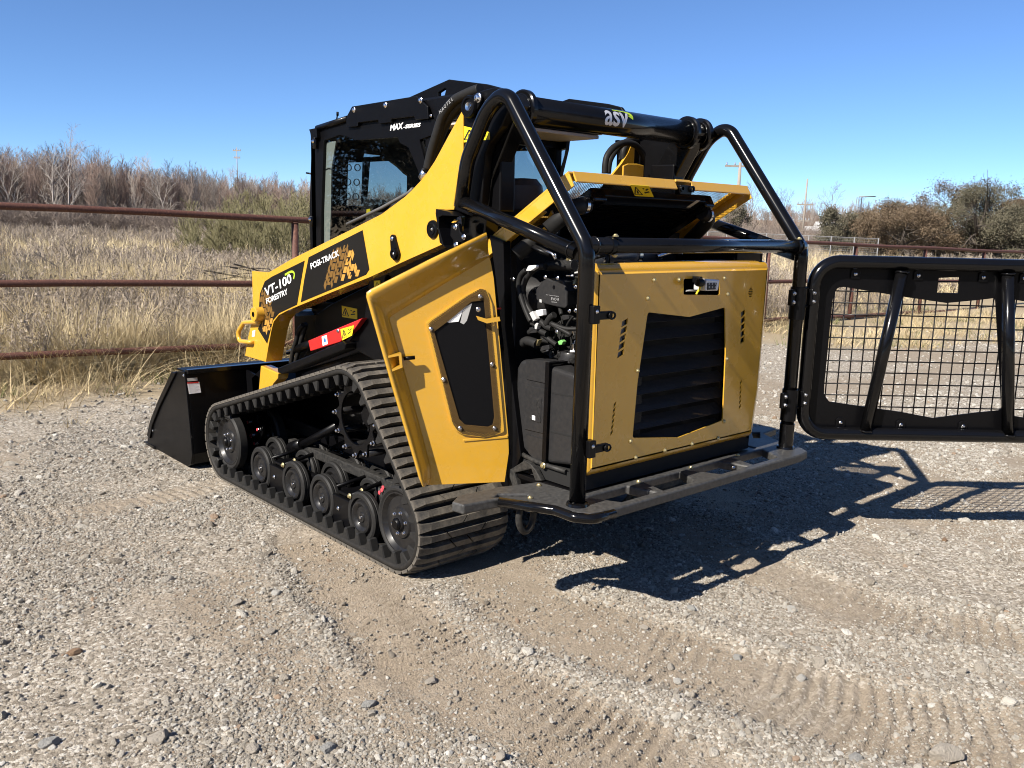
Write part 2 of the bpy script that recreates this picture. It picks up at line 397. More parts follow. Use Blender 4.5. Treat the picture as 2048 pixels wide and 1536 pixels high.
dirtc = mixc(nt, noise(nt, 9, 6, vec=co), (.225, .184, .136), (.345, .29, .222)); dirtc = mixc(nt, ramp(nt, noise(nt, 140, 4, .75, vec=co), [(.3, 0), (.7, 1)]), mixc(nt, 1.0, dirtc, (.62, .60, .58), 'MULTIPLY'), mixc(nt, 1.0, dirtc, (1.2, 1.2, 1.2), 'MULTIPLY'))
c = mixc(nt, mixc(nt, .0, vatt(nt, 'dirt'), (0, 0, 0)), peb, dirtc)
fieldc = mixc(nt, noise(nt, 1.2, 6, vec=co), (.24, .19, .125), (.40, .33, .22))
c = mixc(nt, vatt(nt, 'field'), c, fieldc); nt.links.new(c, p.inputs['Base Color']); p.inputs['Roughness'].default_value = .95; p.inputs['Specular IOR Level'].default_value = .15
hsum = N(nt, 'ShaderNodeMath', operation='ADD'); nt.links.new(vor.outputs['Distance'], hsum.inputs[0]); hs2 = N(nt, 'ShaderNodeMath', operation='ADD'); nt.links.new(vor2.outputs['Distance'], hs2.inputs[0]); nt.links.new(noise(nt, 220, 5, .75, vec=co), hs2.inputs[1]); nt.links.new(hs2.outputs[0], hsum.inputs[1])
bump(nt, p, hsum.outputs[0], .6, -.005)
gm.materials.append(m); ground = link(bpy.data.objects.new('ground', gm)); structure(ground, 'gravel lot with tan dirt ruts running into a dry grass field')

# ---------------------------------------------------------------- loose stones
M_STONE = tinted('gravel stone', [(0, (.20, .172, .138)), (.3, (.33, .295, .245)), (.6, (.45, .412, .352)), (.85, (.58, .548, .488)), (.95, (.69, .66, .60)), (1, (.38, .28, .20))], .9, .2, nz=3, bmp=6)
M_CLOD = tinted('dirt clod', [(0, (.16, .132, .10)), (1, (.28, .24, .19))], .97, .1, nz=4)
def stone_mesh(seed, sub=1, rough=.28, flatz=.68, planes=0):
    r = np.random.default_rng(seed); bm = bmesh.new(); bmesh.ops.create_icosphere(bm, subdivisions=sub, radius=1)
    V = np.array([v.co[:] for v in bm.verts]); F = [[v.index for v in f.verts] for f in bm.faces]; bm.free()
    for k in range(planes):                                # chip flat facets
        d = r.normal(size=3); d /= np.linalg.norm(d); h = .55 + .3 * r.random(); s = V @ d; V = V - np.where(s > h, s - h, 0)[:, None] * d
    V = V * (1 + rough * (r.random((len(V), 1)) - .5)); V *= np.array([1 + .3 * r.random(), .75 + .3 * r.random(), flatz * (.8 + .4 * r.random())]); return V, F
pebbles = [proto('pebble', *stone_mesh(100 + k, 1, .35, .7), M_STONE) for k in range(5)]
stones = [proto('stone', *stone_mesh(200 + k, 2, .10, .72, 7), M_STONE) for k in range(6)]
clods = [proto('clod', *stone_mesh(300 + k, 1, .4, .8), M_CLOD) for k in range(3)]
CAMXY = np.array((-2.982, -2.838)); VD = np.array((.656, .733)); VD /= np.linalg.norm(VD)
def cone_points(n, dmin, dmax, pw, seed):
    """points on the lot inside the part of it that can be seen (with a margin), thinning with distance"""
    r = np.random.default_rng(seed); u = r.random(n); d = (dmin ** pw + u * (dmax ** pw - dmin ** pw)) ** (1 / pw); a = R_(48) * (2 * r.random(n) - 1)
    base = math.atan2(VD[1], VD[0]); return CAMXY[0] + d * np.cos(base + a), CAMXY[1] + d * np.sin(base + a), d
def lot_scatter(name, n, dmin, dmax, pw, s0, s1, sk, protos, seed, on_dirt, sink=.35, label='', zone=None):
    n = int(n * 1.14)
    x, y, d = cone_points(n, dmin, dmax, pw, seed); r = np.random.default_rng(seed + 1)
    dm = dirt_mask(x, y); fm = field_mask(x, y); clump = fbm(x, y, .5, 77)
    _, _, berm = rut_fields(x, y)
    rm = rut_fields(x, y)[0]; dm = np.maximum(dm, rm); keep = r.random(n) < np.clip(((1 - dm) + on_dirt * dm * (1 - .6 * rm)) * (.15 + 1.5 * sstep(.35, .62, clump)) + .9 * berm, 0, 1) * (1 - .93 * fm)
    if zone is not None: keep &= r.random(n) < np.clip(zone(x, y), 0, 1)
    trk = (np.abs(np.abs(x) - .69) < .26) & (y > .0) & (y < 2.25); bk = (np.abs(x) < 1.02) & (y > 2.25) & (y < 3.08)
    keep &= ~(trk | bk); x, y, d = x[keep], y[keep], d[keep]; n = len(x)
    s = s0 + (s1 - s0) * r.random(n) ** sk; z = ground_z(x, y) + s * (.5 - sink) * .9
    rot = np.stack([r.normal(0, .35, n), r.normal(0, .35, n), r.random(n) * 6.28], 1); sc_ = s[:, None] * (.8 + .4 * r.random((n, 3)))
    t = np.clip(r.normal(.54, .25, n) + .14 * sstep(.2, 2.5, x), 0, .95); t = np.where(r.random(n) < .015, 1, t)
    o = scatter(name, np.stack([x, y, z], 1), rot, sc_, r.integers(0, len(protos), n), protos, t); o['label'] = label; return o
GD_ = 1.0
lot_scatter('gravel', int(420000 * GD_), 1.2, 7.5, 1.25, .0020, .0068, 2.0, pebbles, 1, .34, label='fine pale gravel spread over the lot')
lot_scatter('gravel', int(36000 * GD_), 1.2, 9.0, 1.3, .005, .0145, 2.4, stones, 5, .10, label='thumbnail sized grey stones loose on the lot')
lot_scatter('gravel', 2400, 1.3, 9.5, 1.5, .012, .030, 2.8, stones, 9, .16, .38, label='walnut sized stones scattered about the lot')
lot_scatter('gravel', 60000, 5.5, 19, 1.6, .007, .02, 2.2, pebbles, 15, .3, label='pale gravel on the far side of the machine')
lot_scatter('gravel', 13000, 1.2, 3.6, 1.2, .005, .014, 2.2, stones, 31, .05, label='thicker grey gravel near the bottom left of the lot', zone=lambda x, y: sstep(-1.5, -2.1, x + .35 * y) + .7 * sstep(.25, .9, x) * sstep(-.2, -.9, y))
lot_scatter('dirt_clods', 30000, 1.4, 8, 1.35, .002, .008, 3.0, clods, 21, 1.5, label='crumbs of tan dirt in the ruts')
# ---------------------------------------------------------------- single rocks that stand out
rocks = [(656, 1505, .045, 'grey rock at the bottom edge left of centre, darkest of the loose rocks'), (318, 1480, .05, 'pale tan rock near the bottom left corner of the lot'),
         (737, 1412, .042, 'blue grey rock on the gravel ridge'), (474, 1208, .038, 'pale rounded rock in the open gravel left of the ridge'),
         (552, 1192, .036, 'white angular rock just above the gravel ridge'), (148, 1305, .036, 'brownish rock with a long shadow near the left edge'),
         (540, 1268, .032, 'tan rock casting a dark shadow midway to the ridge'), (390, 1053, .04, 'flat pale slab of rock in front of the bucket side of the track'),
         (634, 1175, .03, 'dark grey flat rock where the track rut begins'), (456, 1100, .03, 'rounded tan rock below the front of the track'),
         (862, 1360, .036, 'tan rock on the edge of the curved rut'), (1582, 1220, .034, 'white rounded rock right of the machine shadow'),
         (1356, 1357, .03, 'small white pointed rock in the middle of the dirt'), (1288, 1254, .028, 'pale round stone below the machine shadow'),
         (1384, 1222, .03, 'two toned stone close under the shadow edge'), (1890, 1512, .075, 'largest pale rock, half buried at the bottom right corner'),
         (1604, 1356, .034, 'cream stone on the dirt right of centre'), (788, 1096, .026, 'brown stone beside the rear end of the track'),
         (1890, 1080, .03, 'orange brown stone alone on the white gravel at right'), (1710, 1520, .034, 'grey stone at the bottom edge right of centre'),
         (1476, 1313, .03, 'smooth grey stone in the dirt right of the rut'), (100, 1490, .04, 'grey boulder fragment in the bottom left gravel'),
         (1000, 1525, .035, 'tan stone at the very bottom, centre of the frame'), (505, 1500, .036, 'pale rock with dark side near the bottom, left of the grey rock')]
ROCK_XY = [(-1.828, -0.7876), (-2.179, -0.4192), (-1.603, -0.6501), (-1.603, 0.3197), (-1.447, 0.2938), (-2.215, 0.2964), (-1.619, -0.0003), (-1.38, 1.296), (-1.275, 0.266), (-1.386, 0.8961), (-1.353, -0.6451), (0.1165, -1.12), (-0.6896, -1.17), (-0.4769, -0.8409), (-0.2121, -0.87), (-0.4317, -1.958), (-0.3494, -1.441), (-0.7665, 0.4464), (1.489, -1.168), (-0.6607, -1.795), (-0.3923, -1.21), (-2.429, -0.2465), (-1.473, -1.141), (-1.99, -0.6387)]
M_ROCK = []
for nm, c0, c1 in (('grey rock', (.30, .295, .28), (.46, .45, .42)), ('tan rock', (.38, .33, .27), (.54, .49, .42)), ('white rock', (.46, .44, .40), (.62, .60, .55)), ('brown rock', (.24, .15, .09), (.38, .25, .15))):
    m, nt, p = bsdf(nm); co = N(nt, 'ShaderNodeTexCoord').outputs['Object']; nt.links.new(mixc(nt, noise(nt, 2.2, 6, .65, vec=co), c0, c1), p.inputs['Base Color']); p.inputs['Roughness'].default_value = .9
    bump(nt, p, noise(nt, 5, 6, .7, vec=co), .7, .25); M_ROCK.append(m)
for k, ((px_, py_, s, lab), (x, y)) in enumerate(zip(rocks, ROCK_XY)):
    V, F = stone_mesh(500 + k, 3, .04, .62, 9)
    kind = 3 if 'brown' in lab else 2 if ('white' in lab or 'cream' in lab) else 1 if ('tan' in lab or 'pale' in lab) else 0
    o = mk('rock', V, F, M_ROCK[kind]); z = float(ground_z(np.array([x]), np.array([y]))[0]); s *= .62
    o.matrix_basis = Matrix.Translation((x, y, z + s * .28)) @ Euler((random.uniform(-.2, .2), random.uniform(-.2, .2), random.uniform(0, 6.3))).to_matrix().to_4x4() @ Matrix.Diagonal((s, s, s, 1))
    tag(o, lab, 'rock', 'loose rocks on the lot')

# ================================================================ pipe fence
m, nt, p = bsdf('rusty pipe'); co = N(nt, 'ShaderNodeTexCoord').outputs['Object']
c = mixc(nt, noise(nt, 3.5, 7, .7, vec=co), (.060, .022, .016), (.115, .045, .030)); c = mixc(nt, ramp(nt, noise(nt, 45, 5, .7, vec=co), [(.5, 0), (.75, 1)]), c, (.19, .085, .05))
nt.links.new(c, p.inputs['Base Color']); p.inputs['Roughness'].default_value = .72; bump(nt, p, noise(nt, 90, 4, vec=co), .3, .004); M_RUST = m
fence = empty('pipe_fence', (1.2, 5.1, 0)); tag(fence, 'rusty brown steel pipe fence with three rails along the field', 'fence')
FINV = Matrix.Translation((-1.2, -5.1, 0))
def rail(z0, name='rail'):
    pts = []
    for k in range(44):
        t = -6 + k * .8; q_ = FP + FD * t; pts.append(q_ + Vector((0, 0, z0 + .006 * math.sin(t * 1.7 + z0 * 9))))
    o = tube(name, pts, .0302, M_RUST, fence, seg=14); o.matrix_basis = FINV; return o
for z0 in (0, -.6235, -1.223): rail(z0)
for t in (-2.4, 2.53, 5.1, 7.75, 10.34, 12.83, 15.28, 17.77, 20.3, 22.8):
    b = FP + FD * t; gz = float(ground_z(np.array([b.x]), np.array([b.y]), False)[0])
    lean = random.uniform(-.012, .012)
    o = tube('post', [(b.x - lean, b.y + .01, gz - .3), (b.x, b.y + .002, b.z - .033)], .034, M_RUST, fence, seg=14); o.matrix_basis = FINV
    o = tube('weld_bead', [(b.x + .036 * math.cos(a), b.y + .036 * math.sin(a), b.z - .034) for a in np.linspace(0, 6.283, 17)[:-1]], .005, M_RUST, fence, seg=5, closed=True); o.matrix_basis = FINV

# ================================================================ dry field
M_GRASS = tinted('dry grass', [(0, (.24, .18, .10)), (.35, (.42, .33, .19)), (.7, (.56, .46, .28)), (1, (.68, .59, .40))], .8, .15)
M_WEED = tinted('grey weed stalk', [(0, (.14, .115, .09)), (.5, (.285, .24, .195)), (1, (.43, .37, .305))], .9, .1)
M_GREEN = tinted('winter green blade', [(0, (.07, .085, .03)), (1, (.20, .21, .085))], .8, .15)
def tuft(seed, n, h, spread, w, lean, bend, seg=3):
    r = np.random.default_rng(seed); V = []; F = []
    for k in range(n):
        a = r.random() * 6.283; rr = spread * math.sqrt(r.random()); b = np.array((rr * math.cos(a), rr * math.sin(a), -.03)); hh = h * (.45 + .75 * r.random())
        a2 = a + r.normal(0, .9); d = np.array((math.cos(a2), math.sin(a2), 0)); ln = lean * (.3 + r.random()); bd = bend * r.random() ** 1.5; wd_ = w * (.6 + .8 * r.random())
        s = np.array((-math.sin(a2 + r.normal(0, .8)), math.cos(a2), 0)); base = len(V)
        for i in range(seg + 1):
            t = i / seg; pos = b + d * hh * (ln * t + bd * t * t) + np.array((0, 0, hh * (t - .45 * bd * t * t))); ww = wd_ * (1 - .85 * t)
            V += [pos - s * ww, pos + s * ww]
        for i in range(seg): F.append([base + 2 * i, base + 2 * i + 1, base + 2 * i + 3, base + 2 * i + 2])
    return V, F
def weed(seed, n, h, w):
    """a dead branching stalk"""
    r = np.random.default_rng(seed); V = []; F = []
    def stalk(p0, d, l, w_, depth):
        d = d / np.linalg.norm(d); base = len(V); s = np.cross(d, r.normal(size=3)); s /= np.linalg.norm(s); p = p0; k = 3
        for i in range(k + 1):
            ww = w_ * (1 - .6 * i / k); V.extend([p - s * ww, p + s * ww]); p = p + d * (l / k); d = d + r.normal(0, .12, 3); d /= np.linalg.norm(d)
        for i in range(k): F.append([base + 2 * i, base + 2 * i + 1, base + 2 * i + 3, base + 2 * i + 2])
        if depth:
            for _ in range(r.integers(3, 6)):
                t = .35 + .65 * r.random(); stalk(p0 + d * l * t * .95, d + r.normal(0, .55, 3) + np.array((0, 0, .25)), l * (.25 + .3 * r.random()), w_ * .65, depth - 1)
        else:
            for _ in range(2):
                q_ = p0 + d * l * (.5 + .5 * r.random()); b2 = len(V); e = r.normal(0, .008, (3, 3)); V.extend([q_ + e[0], q_ + e[1], q_ + e[2]]); F.append([b2, b2 + 1, b2 + 2])
    for k in range(n):
        a = r.random() * 6.283; stalk(np.array((.06 * math.cos(a), .06 * math.sin(a), -.02)), np.array((r.normal(0, .18), r.normal(0, .18), 1)), h * (.6 + .6 * r.random()), w, 2)
    return V, F
T_tall = [proto('grass_tuft', *tuft(k, 50, .56, .15, .0032, .40, .75, 4), M_GRASS) for k in range(6)]
T_mid = [proto('grass_tuft', *tuft(20 + k, 40, .40, .20, .0032, .9, 1.25, 4), M_GRASS) for k in range(5)]
T_low = [proto('grass_tuft', *tuft(40 + k, 30, .16, .12, .0030, .8, .8, 2), M_GRASS) for k in range(3)] + [proto('grass_tuft', *tuft(50 + k, 26, .09, .10, .0035, .7, .5, 2), M_GREEN) for k in range(2)]
T_far = [proto('grass_tuft', *tuft(60 + k, 44, .40, .38, .009, .45, .7, 2), M_GRASS) for k in range(4)]
T_weed = [proto('weed_stalk', *weed(80 + k, 4, .44, .0040), M_WEED) for k in range(5)]
T_weedfar = [proto('weed_stalk', *weed(90 + k, 6, .42, .010), M_WEED) for k in range(4)]
def field_points(n, d0, d1, pw, seed, halfang=40):
    r = np.random.default_rng(seed); u = r.random(n); d = (d0 ** pw + u * (d1 ** pw - d0 ** pw)) ** (1 / pw); a = R_(halfang) * (2 * r.random(n) - 1); b = math.atan2(VD[1], VD[0])
    return CAMXY[0] + d * np.cos(b + a), CAMXY[1] + d * np.sin(b + a), d
def hidden_by_machine(x, y):
    """the strip of field that the machine stands in front of, never seen from near the photograph's place"""
    a = np.arctan2(y - CAMXY[1], x - CAMXY[0]); b = math.atan2(VD[1], VD[0]); t = b - a; return (t > R_(-1)) & (t < R_(8))
def field_scatter(name, n, d0, d1, pw, seed, protos, smin, smax, dens, tint, label, half=60):
    n = int(n * 1.55); x, y, d = field_points(n, d0, d1, pw, seed, half); r = np.random.default_rng(seed + 5); k = (r.random(n) < np.clip(dens(x, y), 0, 1))
    x, y, d = x[k], y[k], d[k]; n = len(x); z = ground_z(x, y, False); s = smin + (smax - smin) * r.random(n)
    rot = np.stack([r.normal(0, .12, n), r.normal(0, .12, n) + .05, r.random(n) * 6.283], 1)
    o = scatter(name, np.stack([x, y, z], 1), rot, np.stack([s, s, s * (.8 + .45 * r.random(n))], 1), r.integers(0, len(protos), n), protos, np.clip(tint(x, y) + r.normal(0, .13, n), 0, 1)); o['label'] = label; return o
DF = lambda x, y: y - fence_y(x)
patch = lambda x, y: fbm(x, y, 2.4, 131)
tallm = lambda x, y: sstep(.0, .5, DF(x, y)) * sstep(.36, .56, patch(x, y)) * (1 - .8 * sstep(7, 9, x) * sstep(3.5, 1, DF(x, y)))
field_scatter('dry_grass', 15000, 6.5, 17, 1.4, 400, T_tall, .65, 1.15, lambda x, y: tallm(x, y) * .95, lambda x, y: .62 + .5 * (fbm(x, y, 1.1, 140) - .5), 'tall blond dry grass behind the pipe fence')
field_scatter('dry_grass', 9000, 6.3, 15, 1.4, 410, T_mid, .6, 1.1, lambda x, y: sstep(-.45, .2, DF(x, y) + .5 * (fbm(x, y, .7, 150) - .5)) * .8 * (1 - .75 * sstep(7, 9, x)), lambda x, y: .5 + .5 * (fbm(x, y, .9, 141) - .5), 'knee high tangled dry grass along the foot of the fence')
field_scatter('low_grass', 9000, 6.0, 20, 1.5, 420, T_low, .7, 1.5, lambda x, y: (field_mask(x, y) - .75 * sstep(.6, 1.6, DF(x, y))) * .7 * sstep(.3, .5, fbm(x, y, .8, 152)), lambda x, y: .5 + 0 * x, 'short patchy grass at the edge of the gravel')
field_scatter('low_grass', 2600, 6.0, 12, 1.4, 425, T_mid[:2] + T_low, .35, .8, lambda x, y: sstep(-1.7, -.5, DF(x, y)) * sstep(.2, -.3, DF(x, y)) * sstep(.42, .62, fbm(x, y, .6, 153)) * sstep(7, 5, x), lambda x, y: .6 + 0 * x, 'straw and weeds spilling from the fence onto the gravel')
field_scatter('dead_weeds', 6500, 6.6, 19, 1.5, 430, T_weed, .6, 1.25, lambda x, y: sstep(-.1, .6, DF(x, y)) * (.25 + .9 * sstep(.55, .38, patch(x, y))), lambda x, y: .45 + .4 * (fbm(x, y, 1.5, 143) - .5), 'grey brown dead weeds standing among the grass')
field_scatter('dry_grass', 17000, 15, 62, 1.5, 440, T_far, .7, 1.3, lambda x, y: sstep(1, 3, DF(x, y)) * (.45 + .8 * sstep(.42, .56, fbm(x, y, 5, 160))), lambda x, y: .68 + .5 * (fbm(x, y, 3, 144) - .5), 'blond dry grass farther out in the field')
field_scatter('dead_weeds', 15000, 14, 62, 1.5, 450, T_weedfar, .7, 1.3, lambda x, y: sstep(1, 3, DF(x, y)) * (.18 + .62 * sstep(.56, .42, fbm(x, y, 5, 160))), lambda x, y: .6 + .3 * (fbm(x, y, 4, 145) - .5), 'grey dead weeds across the middle of the field')

# ================================================================ trees
def bark(name, c0, c1, sc_=6):
    m, nt, p = bsdf(name); co = N(nt, 'ShaderNodeTexCoord').outputs['Object']; nt.links.new(mixc(nt, noise(nt, sc_, 5, .7, vec=co), c0, c1), p.inputs['Base Color']); p.inputs['Roughness'].default_value = .9; return m
M_BARK = bark('brown grey bark', (.14, .11, .09), (.26, .21, .175)); M_PALE = bark('pale bark', (.25, .215, .185), (.38, .34, .30)); M_DARKBARK = bark('dark bark', (.035, .028, .022), (.085, .068, .052)); M_TWIG = bark('red brown twigs', (.20, .14, .11), (.30, .22, .18))
def branch_tree(seed, h, trunk_r, levels, nb, ang, spread=1.0, crook=.12, up=.25, clear=.25, sides=5, stems=1, twigw=.004, taper=.72):
    """tapered trunk, limbs, boughs and twigs as one list of faces"""
    r = np.random.default_rng(seed); V = []; F = []
    def limb(p, d, l, r0, lev):
        k = 4 if lev < 2 else 3; sd = max(3, sides - lev); base = len(V); r1 = r0 * (.35 if lev == 0 else .3); pts = [p]; ds = []
        for i in range(k):
            d = d + r.normal(0, crook, 3) + np.array((0, 0, up * .12)); d = d / np.linalg.norm(d); ds.append(d); pts.append(pts[-1] + d * l / k)
        ds.append(d)
        for i in range(k + 1):
            rr = max(r0 + (r1 - r0) * i / k, twigw * .5); a = np.cross(ds[i], (0.31, .77, .2)); a /= np.linalg.norm(a); b = np.cross(ds[i], a)
            for s in range(sd): t = 6.283 * s / sd; V.append(pts[i] + (a * math.cos(t) + b * math.sin(t)) * rr)
        for i in range(k):
            for s in range(sd): F.append([base + i * sd + s, base + i * sd + (s + 1) % sd, base + (i + 1) * sd + (s + 1) % sd, base + (i + 1) * sd + s])
        if lev < levels:
            n = nb[lev]
            for j in range(n):
                t = clear + (1 - clear) * (j + r.random()) / n if lev == 0 else .2 + .8 * (j + r.random()) / n
                i = min(int(t * k), k - 1); f = t * k - i; q_ = pts[i] * (1 - f) + pts[i + 1] * f; dd = ds[i]
                az_ = j * 2.4 + r.random() * 1.2; a = np.cross(dd, (0.3, .2, .9)); a /= np.linalg.norm(a) + 1e-9; b = np.cross(dd, a); an = R_(ang[lev]) * (.75 + .5 * r.random())
                nd = dd * math.cos(an) + (a * math.cos(az_) + b * math.sin(az_)) * math.sin(an) * spread + np.array((0, 0, up * .5))
                rr = (r0 + (r1 - r0) * t) * (.62 if lev == 0 else .6)
                limb(q_, nd / np.linalg.norm(nd), l * taper * (1.05 - .45 * t) * (.75 + .5 * r.random()) * (.62 if lev == 0 else .8), rr, lev + 1)
    for s in range(stems):
        a = 6.283 * s / stems + r.random(); o = np.array((math.cos(a), math.sin(a), 0)) * (.25 if stems > 1 else 0); limb(o + np.array((0, 0, -.2)), np.array((o[0] * .7 + r.normal(0, .06), o[1] * .7 + r.normal(0, .06), 1.)), h * (.8 + .3 * r.random() if stems > 1 else .9), trunk_r, 0)
    return V, F
def leaf_cloud(seed, centers, n, size, spread):
    r = np.random.default_rng(seed); V = []; F = []; c = np.array(centers); pick = r.integers(0, len(c), n)
    P = c[pick] + r.normal(0, 1, (n, 3)) * spread
    a = r.normal(size=(n, 3)); a /= np.linalg.norm(a, axis=1)[:, None]; b = np.cross(a, r.normal(size=(n, 3))); b /= np.linalg.norm(b, axis=1)[:, None]; s = size * (.5 + r.random((n, 1)))
    V = np.stack([P - a * s, P + b * s * .55, P + a * s, P - b * s * .55], 1).reshape(-1, 3).tolist(); F = np.arange(4 * n).reshape(n, 4).tolist()
    return V, F
def mesh_only(name, V, F, mat):
    me = bpy.data.meshes.new(name); me.from_pydata([tuple(v) for v in V], [], F); me.update(); me.materials.append(mat); return me
def gz1(x, y): return float(ground_z(np.array([x]), np.array([y]), False)[0])
RIGHTV = np.array((.7479, -.6634))
def at_px(u, dist):
    """ground position that lies at a given distance along the photograph's bearing u (pixels across the frame)"""
    d = np.array((.6745, .7604)) + RIGHTV * ((u - 1024) / 1745.); d /= np.linalg.norm(d); return CAMXY + d * dist
M_GREYB = bark('grey bark', (.24, .205, .175), (.38, .335, .29))
# the wood at the back: a mass of bare saplings and trees
W_protos = [proto('sapling', *branch_tree(600 + k, 6.6, .055, 3, (12, 6, 4), (30, 34, 38), .85, .06, .55, .22, 4, 1, .020), (M_TWIG, M_BARK, M_TWIG, M_GREYB, M_TWIG, M_BARK)[k % 6]) for k in range(6)]
B_protos = [proto('brush', *branch_tree(640 + k, 2.1, .02, 2, (9, 6), (45, 45), 1.0, .16, .2, .08, 3, 5, .014), M_BARK) for k in range(4)]
def wood(name, protos, n, u0, u1, d0, d1, s0, s1, seed, label, prof=None):
    r = np.random.default_rng(seed); u = u0 + (u1 - u0) * r.random(n); d = d0 + (d1 - d0) * r.random(n) ** 1.2; P = np.array([at_px(a, b) for a, b in zip(u, d)])
    s = s0 + (s1 - s0) * r.random(n)
    if prof is not None: s = s * np.interp(u, [q_[0] for q_ in prof], [q_[1] for q_ in prof])
    rot = np.stack([r.normal(0, .05, n), r.normal(0, .05, n), r.random(n) * 6.28], 1)
    o = scatter(name, np.column_stack([P, ground_z(P[:, 0], P[:, 1], False)]), rot, s, r.integers(0, len(protos), n), protos, r.random(n)); o['label'] = label; return o
wood('far_wood', W_protos, 2900, -1500, 1270, 50, 84, .75, 1.1, 701, 'bare brown winter wood along the back of the field', [(-1500, .62), (-260, .55), (0, .54), (250, .52), (450, .44), (700, .38), (1270, .42)])
wood('far_wood', W_protos, 1000, 1250, 3700, 85, 140, .75, 1.15, 702, 'bare brown wood behind the power poles', [(1250, .52), (1700, .50), (2500, .42)])
wood('far_wood', W_protos, 1700, -1500, 1270, 52, 80, .28, .46, 705, 'red brown saplings under the bare wood', [(-260, .9), (760, .75)])
wood('brush', B_protos, 3200, -1500, 1270, 43, 62, .30, .75, 703, 'grey brush along the edge of the wood')
wood('brush', B_protos, 1300, 1250, 3600, 48, 90, .35, .8, 704, 'low grey brush beyond the right part of the fence')
# single pale trees that stand out of the wood
PT = [mesh_only('tree', *branch_tree(800 + k, 7.2, .085, 3, (11, 7, 4), (40, 42, 45), 1.0, .09, .45, .22, 5, (2 if k == 0 else 1), .016), M_PALE) for k in range(3)]
PD = [mesh_only('tree', *branch_tree(820 + k, 7.0, .08, 3, (10, 7, 5), (42, 45, 45), 1.0, .12, .35, .3, 5, 1, .016), M_BARK) for k in range(3)]
pale = [(128, 46, .58, 0, 'pale twin stemmed bare tree, tallest white trunks at the left'), (335, 50, .54, 1, 'pale forked bare tree in the middle of the left wood'), (470, 56, .52, 2, 'slim pale bare tree left of the olive shrubs'),
        (190, 52, .60, 2, 'pale bare tree standing just right of the twin stemmed one'), (560, 66, .50, 1, 'small pale bare tree above the olive shrubs'), (30, 50, .58, 1, 'pale bare tree nearest the left edge')]
for u, d, s, k, lab in pale:
    P = at_px(u, d); t = empty('bare_tree', (P[0], P[1], gz1(*P))); tag(t, lab, 'tree', 'pale bare trees')
    o = link(bpy.data.objects.new('trunk', PT[k]), t); o.rotation_euler.z = u * .7; o.scale = (s, s, s)
for u, d, s, k, lab in ((1500, 62, .55, 0, 'bare brown tree behind the near power pole'), (1560, 66, .58, 1, 'bare brown spreading tree left of the leaning pole'), (1655, 90, .75, 2, 'bare grey tree just right of the white house'), (1750, 66, .40, 0, 'tall bare grey tree behind the lattice mast'), (1450, 58, .5, 2, 'bare tree low behind the raised hood')):
    P = at_px(u, d); t = empty('bare_tree', (P[0], P[1], gz1(*P))); tag(t, lab, 'tree', 'bare brown trees')
    o = link(bpy.data.objects.new('trunk', PD[k]), t); o.rotation_euler.z = u * .3; o.scale = (s, s, s)
# evergreen oaks and cedars on the right
def leafy(name, c0, c1, c2):
    m, nt, p = bsdf(name); oi = N(nt, 'ShaderNodeTexCoord').outputs['Object']; c = mixc(nt, noise(nt, .9, 4, .6, vec=oi), c0, c1); c = mixc(nt, ramp(nt, noise(nt, 7, 3, .7, vec=oi), [(.45, 0), (.75, 1)]), c, c2)
    nt.links.new(c, p.inputs['Base Color']); p.inputs['Roughness'].default_value = .75; p.inputs['Specular IOR Level'].default_value = .25; return m
M_OAK = leafy('live oak leaves', (.08, .075, .048), (.13, .118, .078), (.175, .155, .11)); M_CEDAR = leafy('rust brown cedar foliage', (.10, .07, .043), (.15, .11, .07), (.19, .145, .095)); M_OLIVE = leafy('olive shrub foliage', (.115, .108, .052), (.17, .155, .08), (.215, .19, .108))
def crown_centers(seed, n, rx, rz, z0):
    r = np.random.default_rng(seed); out = []
    while len(out) < n:
        p = r.uniform(-1, 1, 3)
        if .18 < np.linalg.norm(p) < 1: out.append((p[0] * rx, p[1] * rx, z0 + rz + p[2] * rz))
    return out
def evergreen(seed, u, d, rx, rz, z0, mat, lab, cat='tree', nl=6500, size=.055, name='evergreen_tree', grp='evergreens beyond the gate'):
    P = at_px(u, d); t = empty(name, (P[0], P[1], gz1(*P))); tag(t, lab, cat, grp)
    V, F = branch_tree(seed, (z0 + 1.7 * rz), .13, 2, (9, 6), (52, 48), 1.1, .18, .1, .12, 6, 2, .02); link(bpy.data.objects.new('trunk', mesh_only('trunk', V, F, M_DARKBARK)), t)
    V, F = leaf_cloud(seed + 1, crown_centers(seed + 2, 46, rx, rz, z0), int(nl * 4.2), size * .60, np.array((rx, rx, rz)) * .115); link(bpy.data.objects.new('crown', mesh_only('crown', V, F, mat)), t)
evergreen(900, 1690, 47, 1.2, 1.25, .2, M_OAK, 'small dark green evergreen between the lattice mast and the house')
evergreen(910, 1800, 44, 2.0, 1.5, .2, M_CEDAR, 'broad rust brown tree, leftmost of the big crowns', nl=9000)
evergreen(920, 1885, 47, 1.8, 1.75, .3, M_CEDAR, 'tall rust brown tree in the middle of the right hand trees', nl=9000)
evergreen(930, 1965, 46, 1.9, 1.8, .3, M_OAK, 'dark green live oak, tallest round crown at right', nl=9000)
evergreen(940, 2065, 45, 1.7, 1.4, .1, M_OAK, 'grey green live oak at the right edge of the frame', nl=8000)
evergreen(950, 1790, 50, 1.4, 1.35, .4, M_OAK, 'thin grey green oak rising behind the rust brown tree', nl=2200)
evergreen(945, 1745, 52, 1.6, 1.2, .1, M_OAK, 'olive brown tree crown filling the gap left of the rust brown tree', nl=7000)
evergreen(955, 2010, 50, 1.8, 1.5, .2, M_CEDAR, 'rust tinged crown between the two right hand oaks', nl=7000)
